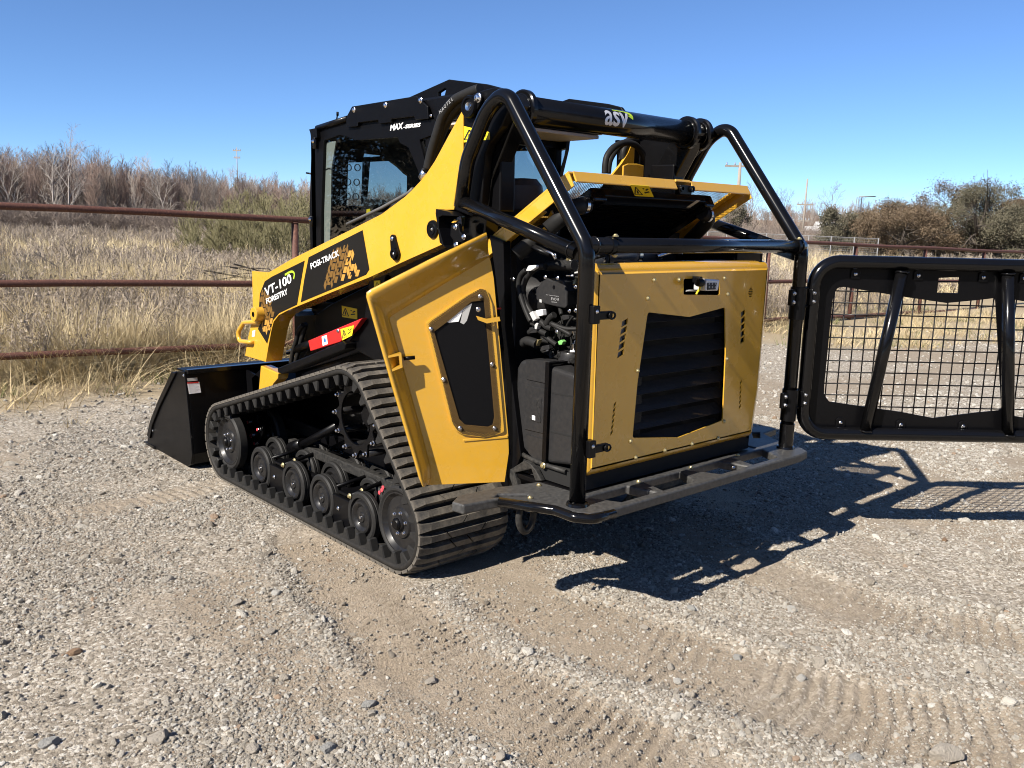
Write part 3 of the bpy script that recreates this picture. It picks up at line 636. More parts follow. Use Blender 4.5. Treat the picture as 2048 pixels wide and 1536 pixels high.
evergreen(960, 1478, 60, 1.0, 1.2, .4, M_OAK, 'dark evergreen at the foot of the near power pole', nl=4000)
for k, (u, d, rx, rz, lab) in enumerate(((440, 26, 1.2, 1.25, 'rounded olive shrub, leftmost of the olive green clump'), (505, 27, 1.3, 1.4, 'olive green shrub in the middle of the clump'), (570, 25, 1.3, 1.5, 'tallest feathery olive shrub beside the cab'), (640, 27, 1.3, 1.4, 'olive shrub mostly hidden by the cab'), (400, 30, .9, .6, 'low olive shrub in the grass left of the clump'))):
    P = at_px(u, d); t = empty('olive_shrub', (P[0], P[1], gz1(*P))); tag(t, lab, 'shrub', 'olive shrubs behind the fence'); V = []; F = []
    for j in range(7):
        v, f = branch_tree(1500 + 20 * k + j, 1.15 * rz, .014, 3, (7, 6, 5), (30, 30, 30), 1.0, .12, .5, .05, 3, 2, .010, .8); a = 6.283 * j / 7 + k; b = len(V); rr = rx * (.62 if j else 0); V += [(p[0] + rr * math.cos(a), p[1] + rr * math.sin(a), p[2]) for p in v]; F += [[i + b for i in q_] for q_ in f]
    link(bpy.data.objects.new('foliage', mesh_only('foliage', V, F, M_OLIVE)), t)
    for j in range(3): tube('stem', [(.1 * j - .1, 0, -.1), (.12 * j - .12, .05, .5 * rz)], .02, M_DARKBARK, t, seg=6)
# tangle of dead branches dumped in the field
P = at_px(497, 14.5); V = []; F = []
for k in range(46):
    r = np.random.default_rng(1200 + k); a = r.random() * 3.14; l = .7 + .9 * r.random(); c0 = np.array((P[0] + r.normal(0, .45), P[1] + r.normal(0, .35), gz1(*P) + .12 + .5 * r.random() ** 1.4)); dv = np.array((math.cos(a), math.sin(a), r.normal(0, .25))) * l / 2
    v, f, s = sweep([c0 - dv, c0 + r.normal(0, .05, 3), c0 + dv], [.013, .010, .003], 4); b = len(V); V += v; F += [[i + b for i in q_] for q_ in f]
o = mk('brush_pile', V, F, M_DARKBARK); tag(o, 'dark pile of dead branches lying in the grass behind the loader arm', 'brush pile')
P = at_px(548, 11.5); V, F = stone_mesh(1300, 3, .05, .75, 6); o = mk('rock', V, F, M_ROCK[1]); o.matrix_basis = Matrix.Translation((P[0], P[1], gz1(*P) + .42)) @ Matrix.Diagonal((.17, .2, .2, 1)); tag(o, 'yellowish boulder on the field just above the front of the loader arm', 'rock')
# ================================================================ poles, mast, house
M_WOODPOLE = bark('weathered pole wood', (.20, .17, .14), (.34, .30, .25)); M_STEEL = flat('galvanised steel', (.22, .22, .22), .6, .3); M_WHITEP = flat('white paint', (.72, .72, .70), .6); M_ROOF = flat('grey roof', (.40, .39, .37), .8); M_GLASSINS = flat('grey insulator', (.30, .32, .34), .3)
def pole(u, d, h, lab, lean=0, arms=((.35, 1.3),), r0=.16):
    P = at_px(u, d); g = gz1(*P); t = empty('utility_pole', (P[0], P[1], g)); tag(t, lab, 'utility pole')
    tube('shaft', [(0, 0, -.5), (lean * h, 0, h)], [r0, r0 * .62], M_WOODPOLE, t, seg=10)
    for dz, w in arms:
        z = h - dz; a = Vector((RIGHTV[0], RIGHTV[1], 0)); c0 = Vector((lean * z, 0, z))
        obox('crossarm', c0, (w * 2, .10, .12), (0, 0, math.degrees(math.atan2(RIGHTV[1], RIGHTV[0]))), M_WOODPOLE, t)
        for s in (-.9, -.35, .35, .9):
            lathe('insulator', [(.0, .0), (.05, .02), (.06, .08), (.03, .12), (.05, .15), (.0, .2)], 8, M_GLASSINS, Matrix.Translation(c0 + a * (s * w) + Vector((0, 0, .06))), t)
    return t
pole(1472, 62, 5.6, 'wooden power pole with crossarm standing behind the raised hood', .0, ((.25, 1.0),))
t = pole(1606, 82, 5.6, 'slim leaning power pole far behind the roll cage', .02, ((2.2, .7), (3.6, .5)), .10)
pole(478, 120, 8.8, 'distant power pole above the left wood', 0, ((.4, .5), (1.3, .4)), .07)
P = at_px(1712, 52); g = gz1(*P); t = empty('lattice_mast', (P[0], P[1], g)); tag(t, 'thin grey lattice mast with a short top arm before the evergreens', 'mast')
for dx, dy in ((-.16, 0), (.16, 0), (0, .2)): tube('leg', [(dx * 1.6, dy * 1.6, -.2), (dx + .22, dy, 3.3)], .022, M_STEEL, t, seg=6)
for k in range(9):
    z = .2 + k * .35; f = .22 * z / 3.3; tube('brace', [(-.22 + f * 1.2, 0, z), (.22 + f * .9, 0, z + .3)], .012, M_STEEL, t, seg=5)
tube('top_arm', [(.05, 0, 3.3), (.9, -.5, 3.34)], .03, M_STEEL, t, seg=6)
P = at_px(1628, 80); g = gz1(*P); t = empty('house', (P[0], P[1], g)); t.rotation_euler.z = R_(-48); tag(t, 'small white house with a pale roof far off among bare trees', 'house')
t.scale = (.34, .34, .5)
box('wall', (-2.0, 2.0), (-1.6, 1.6), (0, 2.3), M_WHITEP, t); prism('roof', [(-1.9, 2.25), (1.9, 2.25), (0, 3.1)], frame3((0, 0, 0), (0, 1, 0), (1, 0, 0)), -2.2, 2.2, M_ROOF, t)
for x in (-1.2, .9): box('window', (x, x + .7), (-1.62, -1.6), (1.0, 1.9), flat('window glass', (.05, .06, .07), .1), t)
P = at_px(1662, 83); t = empty('house', (P[0], P[1], gz1(*P))); t.rotation_euler.z = R_(-40); tag(t, 'long low pale building on the rise behind the white house', 'house')
t.scale = (.3, .3, .66)
box('wall', (-4.5, 4.5), (-2, 2), (0, 2.2), M_WHITEP, t); prism('roof', [(-2.3, 2.15), (2.3, 2.15), (0, 3.0)], frame3((0, 0, 0), (0, 1, 0), (1, 0, 0)), -4.7, 4.7, M_ROOF, t)
# chain link fence in the middle distance
t0 = at_px(1380, 44); t1 = at_px(1760, 40); t = empty('chain_link_fence', (t0[0], t0[1], gz1(*t0))); tag(t, 'low grey chain link fence across the middle distance at right', 'fence')
dv = np.array((*(t1 - t0), 0)); L = np.linalg.norm(dv); n = 9
for k in range(n + 1):
    q_ = dv * k / n; zz = gz1(t0[0] + q_[0], t0[1] + q_[1]) - gz1(*t0); tube('post', [(q_[0], q_[1], zz - .1), (q_[0], q_[1], zz + 1.25)], .025, M_STEEL, t, seg=6)
z1 = gz1(*t1) - gz1(*t0)
for h in (1.22, .65, .08): tube('rail' if h > 1 else 'wire', [(0, 0, h), (dv[0], dv[1], z1 + h)], .013 if h > 1 else .006, M_STEEL, t, seg=6)
m = perforated('chain link mesh', (.12, .12, .115), 10, .487)
o = mk('mesh_panel', [(0, 0, .05), (dv[0], dv[1], z1 + .05), (dv[0], dv[1], z1 + 1.2), (0, 0, 1.2)], [[0, 1, 2, 3]], m, t); uvl = o.data.uv_layers.new(name='UVMap'); uvl.data.foreach_set('uv', [0, 0, L, 0, L, 1.15, 0, 1.15])

t = empty('oak_tree', (-9.5, 13.5, gz1(-9.5, 13.5))); tag(t, 'large live oak left of the picture, seen only mirrored in the cab glass', 'tree')
link(bpy.data.objects.new('trunk', mesh_only('trunk', *branch_tree(1400, 8.5, .32, 3, (9, 8, 6), (58, 50, 48), 1.15, .22, .12, .22, 7, 1, .02), M_DARKBARK)), t)
link(bpy.data.objects.new('crown', mesh_only('crown', *leaf_cloud(1401, crown_centers(1402, 90, 5.2, 2.6, 1.2), 60000, .05, np.array((.55, .55, .36))), M_OAK)), t)
# unseen wood added behind the camera to block sky light and darken gloss reflections
r = np.random.default_rng(77); n = 420; a = r.uniform(R_(160), R_(318), n); d = r.uniform(24, 44, n); X_ = CAMXY[0] + d * np.cos(a); Y_ = CAMXY[1] + d * np.sin(a)
o = scatter('far_wood', np.column_stack([X_, Y_, ground_z(X_, Y_, False)]), np.stack([r.normal(0, .05, n), r.normal(0, .05, n), r.random(n) * 6.28], 1), r.uniform(.9, 1.5, n), r.integers(0, len(W_protos), n), W_protos, r.random(n)); o['label'] = 'bare wood added unseen behind the viewer to block sky light and darken reflections'

# ================================================================ the machine
M_YEL = paint('machine yellow', (.60, .325, .024), .2, .9, dust=.22, dustcol=(.46, .34, .13), rvar=.28)
M_BLK = paint('gloss black powder coat', (.0035, .0035, .004), .16, .32, dust=.012, dustcol=(.1, .09, .07))
M_SAT = paint('satin black paint', (.002, .002, .0026), .36, .05, dust=.02, dustcol=(.05, .045, .04))
M_DUSTY = paint('dusty black steel', (.016, .016, .016), .5, .0, dust=.55, dustcol=(.085, .08, .072))
M_PLAST = paint('black moulded plastic', (.018, .018, .019), .4, .05, dust=.12, dustcol=(.10, .09, .08), peel=.15)
M_RED = paint('red paint', (.52, .018, .016), .35, .4); M_CHROME = flat('zinc plated steel', (.72, .72, .74), .22, 1.0); M_ZINC = flat('yellow zinc', (.50, .42, .22), .35, .8)
M_WHITE = flat('white decal', (.82, .82, .82), .4); M_DECALK = paint('black decal film', (.009, .0085, .008), .35, .1, peel=0); M_ORANGE = paint('amber tread print', (.46, .24, .045), .35, .1, peel=0); M_ORANGED = paint('dark amber tread print', (.16, .085, .02), .35, .1, peel=0)
M_STICK = flat('yellow warning sticker', (.80, .62, .02), .4); M_INK = flat('black ink', (.012, .012, .012), .5); M_LIME = flat('lime green film', (.36, .52, .03), .4); M_SILVER = flat('silver film', (.62, .63, .66), .3, .3)
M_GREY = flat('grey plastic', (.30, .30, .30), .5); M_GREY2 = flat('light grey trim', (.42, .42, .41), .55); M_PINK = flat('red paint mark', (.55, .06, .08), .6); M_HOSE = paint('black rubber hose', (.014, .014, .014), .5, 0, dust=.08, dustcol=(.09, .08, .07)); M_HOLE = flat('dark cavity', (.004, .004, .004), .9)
m, nt, p = bsdf('track rubber'); co = N(nt, 'ShaderNodeTexCoord').outputs['Object']; oi = N(nt, 'ShaderNodeObjectInfo').outputs['Random']
c = mixc(nt, noise(nt, 14, 6, .7, vec=co), (.022, .021, .020), (.05, .046, .041)); c = mixc(nt, ramp(nt, noise(nt, 9, 5, .75, vec=co), [(.36, 0), (.66, .9)]), c, (.175, .152, .12))
nt.links.new(c, p.inputs['Base Color']); p.inputs['Roughness'].default_value = .72; bump(nt, p, noise(nt, 120, 4, vec=co), .35, .003); M_TREAD = m
M_RUB = paint('clean black rubber', (.016, .016, .016), .55, 0, dust=.25, dustcol=(.05, .045, .04)); M_WHEEL = paint('gloss black wheel', (.011, .011, .012), .30, .25, dust=.14, dustcol=(.07, .062, .05))
ctl = empty('compact_track_loader', (0, 0, 0)); tag(ctl, 'yellow and black forestry compact track loader with open engine door, raised hood and rear gate', 'track loader')
# small shared hardware: local Z points out of the surface
def hw(name, prof, seg, mat):
    V, F, S = lathe_data(prof, seg); me = bpy.data.meshes.new(name); me.from_pydata(V, [], F); me.update(); me.polygons.foreach_set('use_smooth', [False] * len(F)); me.materials.append(mat); return me
HEX = hw('bolt', [(.0, 0), (.0085, 0), (.0085, .002), (.0065, .0022), (.0062, .0075), (.0045, .009), (0, .009)], 6, M_CHROME)
HEXK = hw('bolt', [(.0, 0), (.0085, 0), (.0085, .002), (.0065, .0022), (.0062, .0075), (.0045, .009), (0, .009)], 6, M_SAT)
DOME = hw('bolt', [(0, 0), (.0105, 0), (.0105, .003), (.0085, .0045), (.006, .0085), (.0025, .0095), (0, .0095)], 12, M_ZINC)
DOMES = hw('bolt', [(0, 0), (.0105, 0), (.0105, .003), (.0085, .0045), (.006, .0085), (.0025, .0095), (0, .0095)], 12, M_CHROME)
ACORN = hw('acorn_nut', [(0, 0), (.016, 0), (.016, .003), (.0115, .003), (.0115, .012), (.0095, .019), (.005, .023), (0, .024)], 8, M_CHROME)
def bolts(me, locs, d, parent, name='bolt', s=1.0):
    for i, l in enumerate(locs): inst(me, name, M_dir(l, d, .4 * i) @ Matrix.Scale(s, 4), parent)
def onX(pts, x): return [(x, a, b) for a, b in pts]
def onY(pts, y): return [(a, y, b) for a, b in pts]
def onZ(pts, z): return [(a, b, z) for a, b in pts]
LEFT = (-1, 0, 0); REAR = (0, -1, 0); UP = (0, 0, 1)

# ---------------------------------------------------------------- tracks
CIR = [(.212, .216, .200), (1.985, .224, .220), (.612, .615, .235)]       # rear idler, front idler, drive sprocket: y, z, radius of the belt's outside
def belt_path(cs, n):
    pts = []; k = len(cs); tang = []
    for i in range(k):
        (y0, z0, r0), (y1, z1, r1) = cs[i], cs[(i + 1) % k]; dy, dz = y1 - y0, z1 - z0; d = math.hypot(dy, dz); a = math.atan2(dz, dy); b = math.acos((r0 - r1) / d)
        nx_ = a - b; tang.append(((y0 + r0 * math.cos(nx_), z0 + r0 * math.sin(nx_)), (y1 + r1 * math.cos(nx_), z1 + r1 * math.sin(nx_)), nx_))
    poly = []
    for i in range(k):
        p0, p1, a0 = tang[i]; poly += [(p0[0] + (p1[0] - p0[0]) * t, p0[1] + (p1[1] - p0[1]) * t) for t in np.linspace(0, 1, 40)]
        y1, z1, r1 = cs[(i + 1) % k]; a1 = tang[(i + 1) % k][2]; da = (a1 - a0) % (2 * math.pi)
        poly += [(y1 + r1 * math.cos(a0 + da * t), z1 + r1 * math.sin(a0 + da * t)) for t in np.linspace(0, 1, 40)[1:-1]]
    P = np.array(poly + [poly[0]]); seg = np.hypot(*np.diff(P, axis=0).T); s = np.r_[0, np.cumsum(seg)]; L = s[-1]
    t = np.linspace(0, L, n, endpoint=False); y = np.interp(t, s, P[:, 0]); z = np.interp(t, s, P[:, 1]); e = .004
    y2 = np.interp((t + e) % L, s, P[:, 0]); z2 = np.interp((t + e) % L, s, P[:, 1]); y1 = np.interp((t - e) % L, s, P[:, 0]); z1 = np.interp((t - e) % L, s, P[:, 1])
    ty, tz = y2 - y1, z2 - z1; l = np.hypot(ty, tz); return y, z, ty / l, tz / l, L
XO, XI = -.935, -.452
NB = 102
by, bz, bty, btz, BL = belt_path(CIR, NB)
def belt_mesh(sx):
    n = 240; y, z, ty, tz, _ = belt_path(CIR, n); prof = [(XO, .002), (XO - .006, -.012), (XO, -.024), (XI, -.024), (XI + .006, -.012), (XI, .002), (-.69, .003)]
    V = []; F = []; k = len(prof)
    for i in range(n):
        nyv, nzv = tz[i], -ty[i]                                        # outward
        for x, h in prof: V.append((x * sx, y[i] + nyv * h, z[i] + nzv * h))
    for i in range(n):
        j = (i + 1) % n
        for c in range(k): q = [i * k + c, i * k + (c + 1) % k, j * k + (c + 1) % k, j * k + c]; F.append(q if sx < 0 else q[::-1])
    return V, F
def track_frame(i, lift=0.0):
    y, z, ty, tz = by[i], bz[i], bty[i], btz[i]; n = (tz, -ty)
    return Matrix(((1, 0, 0, 0), (0, ty, n[0], y + n[0] * lift), (0, tz, n[1], z + n[1] * lift), (0, 0, 0, 1)))
M_BELT = paint('dark belt rubber', (.014, .0135, .013), .6, 0, dust=.3, dustcol=(.06, .052, .042))
def bar_data(var):
    """one moulded bar across the belt: flared at both edges, cut through once or twice on a slant"""
    h = .025; cuts = [(-.79, .012), (-.60, -.012)] if var == 0 else [(-.70, -.014)] if var == 1 else [(-.755, .014), (-.66, .014)]
    def ext(a, b, sa, sb, wa, wb):
        V = []
        for x, sl, w in ((a, sa, wa), (b, sb, wb)):
            for t, hh, ww in ((-1, 0, w), (1, 0, w), (1, h, w * .80), (-1, h, w * .80)): V.append((x + sl * t, t * ww, hh))
        return V, [[0, 1, 2, 3][::-1], [4, 5, 6, 7], [0, 1, 5, 4], [1, 2, 6, 5], [2, 3, 7, 6], [3, 0, 4, 7]]
    V = []; F = []
    xs = [XO - .004, XO + .05] + [c for c, _ in cuts] + [XI - .05, XI + .004]; sl = {c: s for c, s in cuts}
    for a, b in zip(xs[:-1], xs[1:]):
        wa = .0245 if a == xs[0] else .0176; wb = .0245 if b == xs[-1] else .0176; g = .0035
        v, f = ext(a + (g if a in sl else 0), b - (g if b in sl else 0), sl.get(a, 0), sl.get(b, 0), wa, wb); k = len(V); V += v; F += [[i + k for i in q] for q in f]
    # chamfer the outer corners
    V = [(x, y, (z * .55 if (z > 0 and (abs(x - XO) < .01 or abs(x - XI) < .01)) else z)) for x, y, z in V]
    return V, F
BARS = []
for k in range(3):
    V, F = bar_data(k); me = bpy.data.meshes.new('tread_bar'); me.from_pydata(V, [], F); me.update(); me.materials.append(M_TREAD)
    bm = bmesh.new(); bm.from_mesh(me); bmesh.ops.recalc_face_normals(bm, faces=bm.faces[:]); bm.to_mesh(me); bm.free(); BARS.append(me)
def tooth_data(x0, x1):
    """rubber drive lug that stands on the inside of the belt (local -Z)"""
    V = []; F = []
    for x, ins in ((x0, .004), (x0 + .006, 0), (x1 - .006, 0), (x1, .004)):
        for y, z in ((-.030, -.020), (.030, -.020), (.021, -.044), (.009, -.076), (-.009, -.076), (-.021, -.044)): V.append((x, y * (1 - ins * 20), z + (ins * 1.2 if z < -.03 else 0)))
    for i in range(3):
        for c in range(6): F.append([i * 6 + c, i * 6 + (c + 1) % 6, (i + 1) * 6 + (c + 1) % 6, (i + 1) * 6 + c])
    F += [list(range(6)), list(range(18, 24))[::-1]]; return V, F
TEETH = []
for x0, x1 in ((-.931, -.885), (-.80, -.745)):
    V, F = tooth_data(x0, x1); me = bpy.data.meshes.new('drive_lug'); me.from_pydata(V, [], F); me.update(); me.materials.append(M_RUB)
    bm = bmesh.new(); bm.from_mesh(me); bmesh.ops.recalc_face_normals(bm, faces=bm.faces[:]); bm.to_mesh(me); bm.free(); TEETH.append(me)
V, F = belt_mesh(1); track = mk('rubber_track', V, F, M_BELT, ctl, True); track['label'] = 'dusty black rubber track on the left side with moulded cross bars'
for i in range(NB): inst(BARS[(i * 5) % 3], 'tread_bar', track_frame(i), track)
for i in range(0, NB, 2):
    inst(TEETH[0], 'drive_lug', track_frame(i), track); inst(TEETH[1], 'drive_lug', track_frame(i), track)
# far side track: belt and bars, hidden from here but there
V, F = belt_mesh(-1); rt = mk('rubber_track', V, F, M_TREAD, ctl, True); V = []; F = []
for i in range(NB):
    fr = track_frame(i); k = len(V)
    for x, y, z in ((.46, -.018, 0), (.46, .018, 0), (.46, .018, .023), (.46, -.018, .023), (.93, -.018, 0), (.93, .018, 0), (.93, .018, .023), (.93, -.018, .023)): V.append(tuple(fr @ Vector((x, y, z))))
    F += [[k + a for a in q] for q in ((0, 1, 2, 3), (7, 6, 5, 4), (0, 4, 5, 1), (1, 5, 6, 2), (2, 6, 7, 3), (3, 7, 4, 0))]
o = mk('tread_bars', V, F, M_TREAD, rt); o['kind'] = 'stuff'
# ---------------------------------------------------------------- wheels
def idler(x, y, z, r, name='idler_wheel', bolts_n=6):
    """x = outer face of the tyre"""
    M = M_dir((x, y, z), LEFT); w = lathe(name, [(0, .004), (.030, .004), (.034, -.002), (.036, -.010), (.060, -.010), (.066, -.012), (.072, -.020), (.118, -.024), (.126, -.016), (.134, -.006), (.140, -.006), (.142, -.050), (.0, -.050)], 40, M_WHEEL, M, ctl)
    t = lathe('tyre', [(.141, -.008), (.150, -.002), (r - .010, -.002), (r, -.012), (r, -.052), (r - .008, -.058), (.141, -.055)], 40, M_RUB, Matrix.Identity(4), w)
    lathe('hub_cap', [(0, .018), (.020, .018), (.026, .012), (.029, .004), (.029, -.012)], 24, M_SAT, Matrix.Identity(4), w)
    for k in range(bolts_n): a = 2 * math.pi * k / bolts_n + .3; inst(HEX, 'bolt', Matrix.Translation((.050 * math.cos(a), .050 * math.sin(a), -.010)) @ Matrix.Scale(1.15, 4), w)
    return w
for (y, z), lab in zip((CIR[0][:2], CIR[1][:2]), ('rear', 'front')): idler(-.905, y, z, .168); idler(-.66, y, z, .168, bolts_n=0)
bogie_me = lathe_data([(0, -.012), (.012, -.012), (.014, -.010), (.022, -.012), (.030, -.015), (.056, -.016), (.066, -.006), (.072, -.002), (.080, -.002), (.084, -.012), (.092, -.014), (.094, -.050), (0, -.050)], 36)
def bogie(x, y, z, r=.120):
    w = lathe('road_wheel', [(0, -.020), (.010, -.020), (.010, -.004), (.022, -.004), (.026, -.010), (.050, -.014), (.060, -.004), (.068, .000), (.076, -.002), (.082, -.016), (.090, -.016), (.092, -.046), (0, -.046)], 36, M_WHEEL, M_dir((x, y, z), LEFT), ctl)
    lathe('tyre', [(.091, -.014), (.094, -.004), (r - .008, -.002), (r, -.009), (r, -.020), (r - .002, -.022), (r - .002, -.026), (r, -.028), (r, -.042), (r - .006, -.050), (.091, -.048)], 36, M_RUB, Matrix.Identity(4), w)
    lathe('axle_bolt', [(0, .001), (.007, .001), (.009, -.004), (.009, -.02)], 8, M_CHROME, Matrix.Identity(4), w); return w
BY = (1.591, 1.211, .914, .543)
for y in BY: bogie(-.892, y, .150); bogie(-.55, y, .150)
for y in (1.751, 1.394, 1.092, .72): bogie(-.73, y, .150)
# ---------------------------------------------------------------- undercarriage frame
box('undercarriage_rail', (-.70, -.655), (.40, 1.62), (.235, .285), M_DUSTY, ctl, .006)
box('undercarriage_rail', (-.83, -.795), (.62, 1.52), (.175, .215), M_SAT, ctl, .006)
for y0, y1 in ((BY[1] + .12, BY[0] - .12), (BY[3] + .12, BY[2] - .12)):
    c = (y0 + y1) / 2; prism('bogie_bracket', [(c - .075, .06), (c + .075, .06), (c + .085, .20), (c - .085, .20)], 'X', -.885, -.862, M_SAT, ctl, bevel=.004)
    inst(DOMES, 'bolt', M_dir((-.886, c + .02, .14), LEFT), ctl)
    tube('axle_link', [(-.885, c - .10, .235), (-.66, c - .06, .262)], .010, M_SAT, ctl, seg=8); tube('axle_link', [(-.885, c + .11, .215), (-.66, c + .07, .262)], .010, M_SAT, ctl, seg=8)
    bolts(DOME, [(-.893, c - .10, .235), (-.82, c - .09, .245)], LEFT, ctl, s=1.3)
for c in ((BY[0] + BY[1]) / 2, (BY[2] + BY[3]) / 2): box('cross_plate', (-.87, -.50), (c - .05, c + .05), (.205, .222), M_SAT, ctl, .004)
# drive sprocket: lobed plate, rollers on pins with acorn nuts
sy, sz = .617, .612; NR = 12; lob = []
for k in range(NR * 8):
    a = 2 * math.pi * k / (NR * 8); f = abs(((k / 8) % 1) - .5) * 2; rr = .150 + .047 * (f ** 1.6); lob.append((sy + rr * math.cos(a), sz + rr * math.sin(a)))
spr = prism('drive_sprocket', lob, 'X', -.868, -.858, M_SAT, ctl, holes=[[(sy + .128 * math.cos(a), sz + .128 * math.sin(a)) for a in np.linspace(0, 6.283, 33)[:-1]]], bevel=.002)
prism('sprocket_plate', [(sy + .19 * math.cos(a), sz + .19 * math.sin(a)) for a in np.linspace(0, 6.283, 33)[:-1]], 'X', -.662, -.652, M_SAT, spr)
for k in range(NR):
    a = 2 * math.pi * k / NR; p0 = (-.868, sy + .178 * math.cos(a), sz + .178 * math.sin(a)); inst(ACORN, 'acorn_nut', M_dir(p0, LEFT) @ Matrix.Scale(.78, 4), spr)
    tube('roller', [(-.857, p0[1], p0[2]), (-.664, p0[1], p0[2])], .017, M_WHEEL, spr, seg=12)
lathe('drive_hub', [(0, -.01), (.04, -.01), (.05, -.03), (.075, -.04), (.085, -.05), (.085, -.18)], 28, M_SAT, M_dir((-.82, sy, sz), LEFT), spr)
bolts(HEXK, [(-.78, sy + .072 * math.cos(a), sz + .072 * math.sin(a)) for a in np.linspace(0, 6.283, 10)[:-1]], LEFT, spr, s=1.4)
# struts and hangers inside the loop of the track
tube('torsion_strut', [(-0.7, 1.475, 0.2735), (-0.7, 1.06, 0.4714)], .022, M_SAT, ctl, seg=12)
tube('torsion_strut', [(-0.7, 1.577, 0.2421), (-0.7, 1.441, 0.2928)], .034, M_SAT, ctl, seg=12)
hang = prism('idler_hanger', [(1.987, 0.3667), (1.92, 0.3745), (1.9, 0.3304), (1.848, 0.3229), (1.861, 0.2686), (1.891, 0.2276), (1.931, 0.1931), (1.978, 0.21), (2.001, 0.2408), (1.996, 0.3123)], 'X', -.74, -.725, M_SAT, ctl, bevel=.004)
bolts(ACORN, [(-.742, a, b) for a, b in [(2.006, 0.3194), (1.878, 0.2982), (1.97, 0.2452), (1.923, 0.2036)]], LEFT, hang, 'marked_bolt', .8)
for (a, b) in [(2.006, 0.3194), (1.878, 0.2982), (1.97, 0.2452), (1.923, 0.2036), (1.966, 0.2388)]: inst(hw('paint_mark', [(0, 0), (.009, 0), (.009, .003), (0, .004)], 8, M_PINK), 'paint_mark', M_dir((-.762, a, b), LEFT), hang)
for (a, b) in [(0.5157, 0.2624), (0.4949, 0.2796), (0.4852, 0.2946)]: inst(hw('paint_mark', [(0, 0), (.010, 0), (.010, .004), (0, .006)], 8, M_PINK), 'paint_mark', M_dir((-.80, a, b), LEFT), ctl)
# chassis tub between the tracks
box('chassis_tub', (-.44, .44), (-.05, 2.02), (.30, .98), M_SAT, ctl, .012)
box('chassis_tub', (-.44, .44), (-.56, -.05), (.46, .62), M_SAT, ctl, .01)
prism('belly_plate', [(-.40, .46), (.1, .30), (2.0, .28), (2.06, .40), (2.0, .50), (-.40, .50)], 'X', -.43, .43, M_SAT, ctl, bevel=.01)
for x in (-.52, .52):
    box('track_frame', (x - .07, x + .07), (.25, 1.95), (.28, .36), M_SAT, ctl, .008)

# ---------------------------------------------------------------- loader arms
XA = -.66
ARM = [(0.1, 1.986), (0.0957, 1.805), (0.1139, 1.721), (0.1343, 1.647), (0.1552, 1.577), (0.2422, 1.576), (0.2268, 1.494), (0.2118, 1.436), (0.2126, 1.435), (0.496, 1.35), (0.8149, 1.252), (1.19, 1.149), (1.484, 1.066), (1.667, 1.014), (1.778, 0.9766), (1.842, 0.9329), (1.873, 0.8803), (1.916, 0.7831), (1.956, 0.6824), (2.237, 0.683), (2.188, 0.7989), (2.113, 0.9298), (2.107, 1.075), (2.106, 1.211), (1.887, 1.215), (1.63, 1.297), (1.25, 1.403), (1.004, 1.471), (0.7107, 1.554), (0.5172, 1.633), (0.4663, 1.66), (0.4018, 1.698), (0.3583, 1.727), (0.2923, 1.783), (0.2018, 1.879)]
ARM_HOLE = []
def arm(sx):
    a = prism('loader_arm', ARM, 'X', sx * .66, sx * .555, M_YEL, ctl, bevel=.006, seg=2); return a
arml = arm(-1); arml['label'] = 'bright yellow left loader arm with black decals'; armr = arm(1); armr['label'] = 'yellow right loader arm mostly hidden behind the cab'
# front cap plate, lower link to the bucket coupler
prism('arm_toe', [(2.057, 0.644), (1.832, 0.6299), (1.84, 0.5961), (1.897, 0.5579), (1.931, 0.5211), (2.099, 0.4718)], 'X', -.645, -.575, M_YEL, arml, bevel=.005)
prism('arm_toe', [(2.057, 0.644), (1.832, 0.6299), (1.84, 0.5961), (1.897, 0.5579), (1.931, 0.5211), (2.099, 0.4718)], 'X', .575, .645, M_YEL, armr, bevel=.005)
# pin boss and bent handle at the front of the arm
by_, bz_ = [(1.99, 0.9647)][0]
o = lathe('pin_boss', [(.016, .055), (.040, .055), (.043, .050), (.043, -.01)], 28, M_YEL, M_dir((XA, by_, bz_), LEFT), arml); lathe('pin', [(0, .050), (.016, .050), (.016, .056)], 16, M_SAT, M_dir((XA, by_, bz_), LEFT), arml)
hp = [(-0.68, 2.006, 0.9178), (-0.68, 2.192, 0.8955), (-0.68, 2.283, 0.8259), (-0.68, 2.265, 0.7713), (-0.68, 2.116, 0.783)]
tube('handle', [(-.655, hp[0][1], hp[0][2])] + hp[:1] + hp[1:4] + [hp[4]] + [(-.655, hp[4][1], hp[4][2])], .0145, M_YEL, arml, fil=.045, seg=12)
prism('serial_tag', [(2.119, 0.8503), (2.08, 0.8584), (2.09, 0.8195), (2.129, 0.8136)], 'X', -.6622, -.6612, M_WHITE, arml)
# black film panels with the tread print, lettering
d1 = [(1.938, 1.16), (1.846, 1.193), (1.459, 1.302), (1.475, 1.263), (1.554, 1.057), (1.768, 0.9904), (1.851, 0.9396), (1.882, 0.8793), (1.93, 0.7947), (2.045, 0.8699), (1.998, 0.9176), (2.024, 0.9965), (2.005, 1.083)]
dec = prism('decal', d1, 'X', -.6622, -.6608, M_DECALK, arml); dec['label'] = 'black model decal at the front of the arm'
d2 = [(1.413, 1.322), (0.8756, 1.476), (0.8563, 1.415), (0.8165, 1.29), (0.846, 1.263), (1.122, 1.183), (1.509, 1.074), (1.463, 1.208)]
dec2 = prism('decal', d2, 'X', -.6622, -.6608, M_DECALK, arml); dec2['label'] = 'black decal with amber tread print on the arm'
def shrinkpoly(p, f=.9):
    c = (sum(q[0] for q in p) / len(p), sum(q[1] for q in p) / len(p)); return [(c[0] + (q[0] - c[0]) * f, c[1] + (q[1] - c[1]) * f) for q in p]
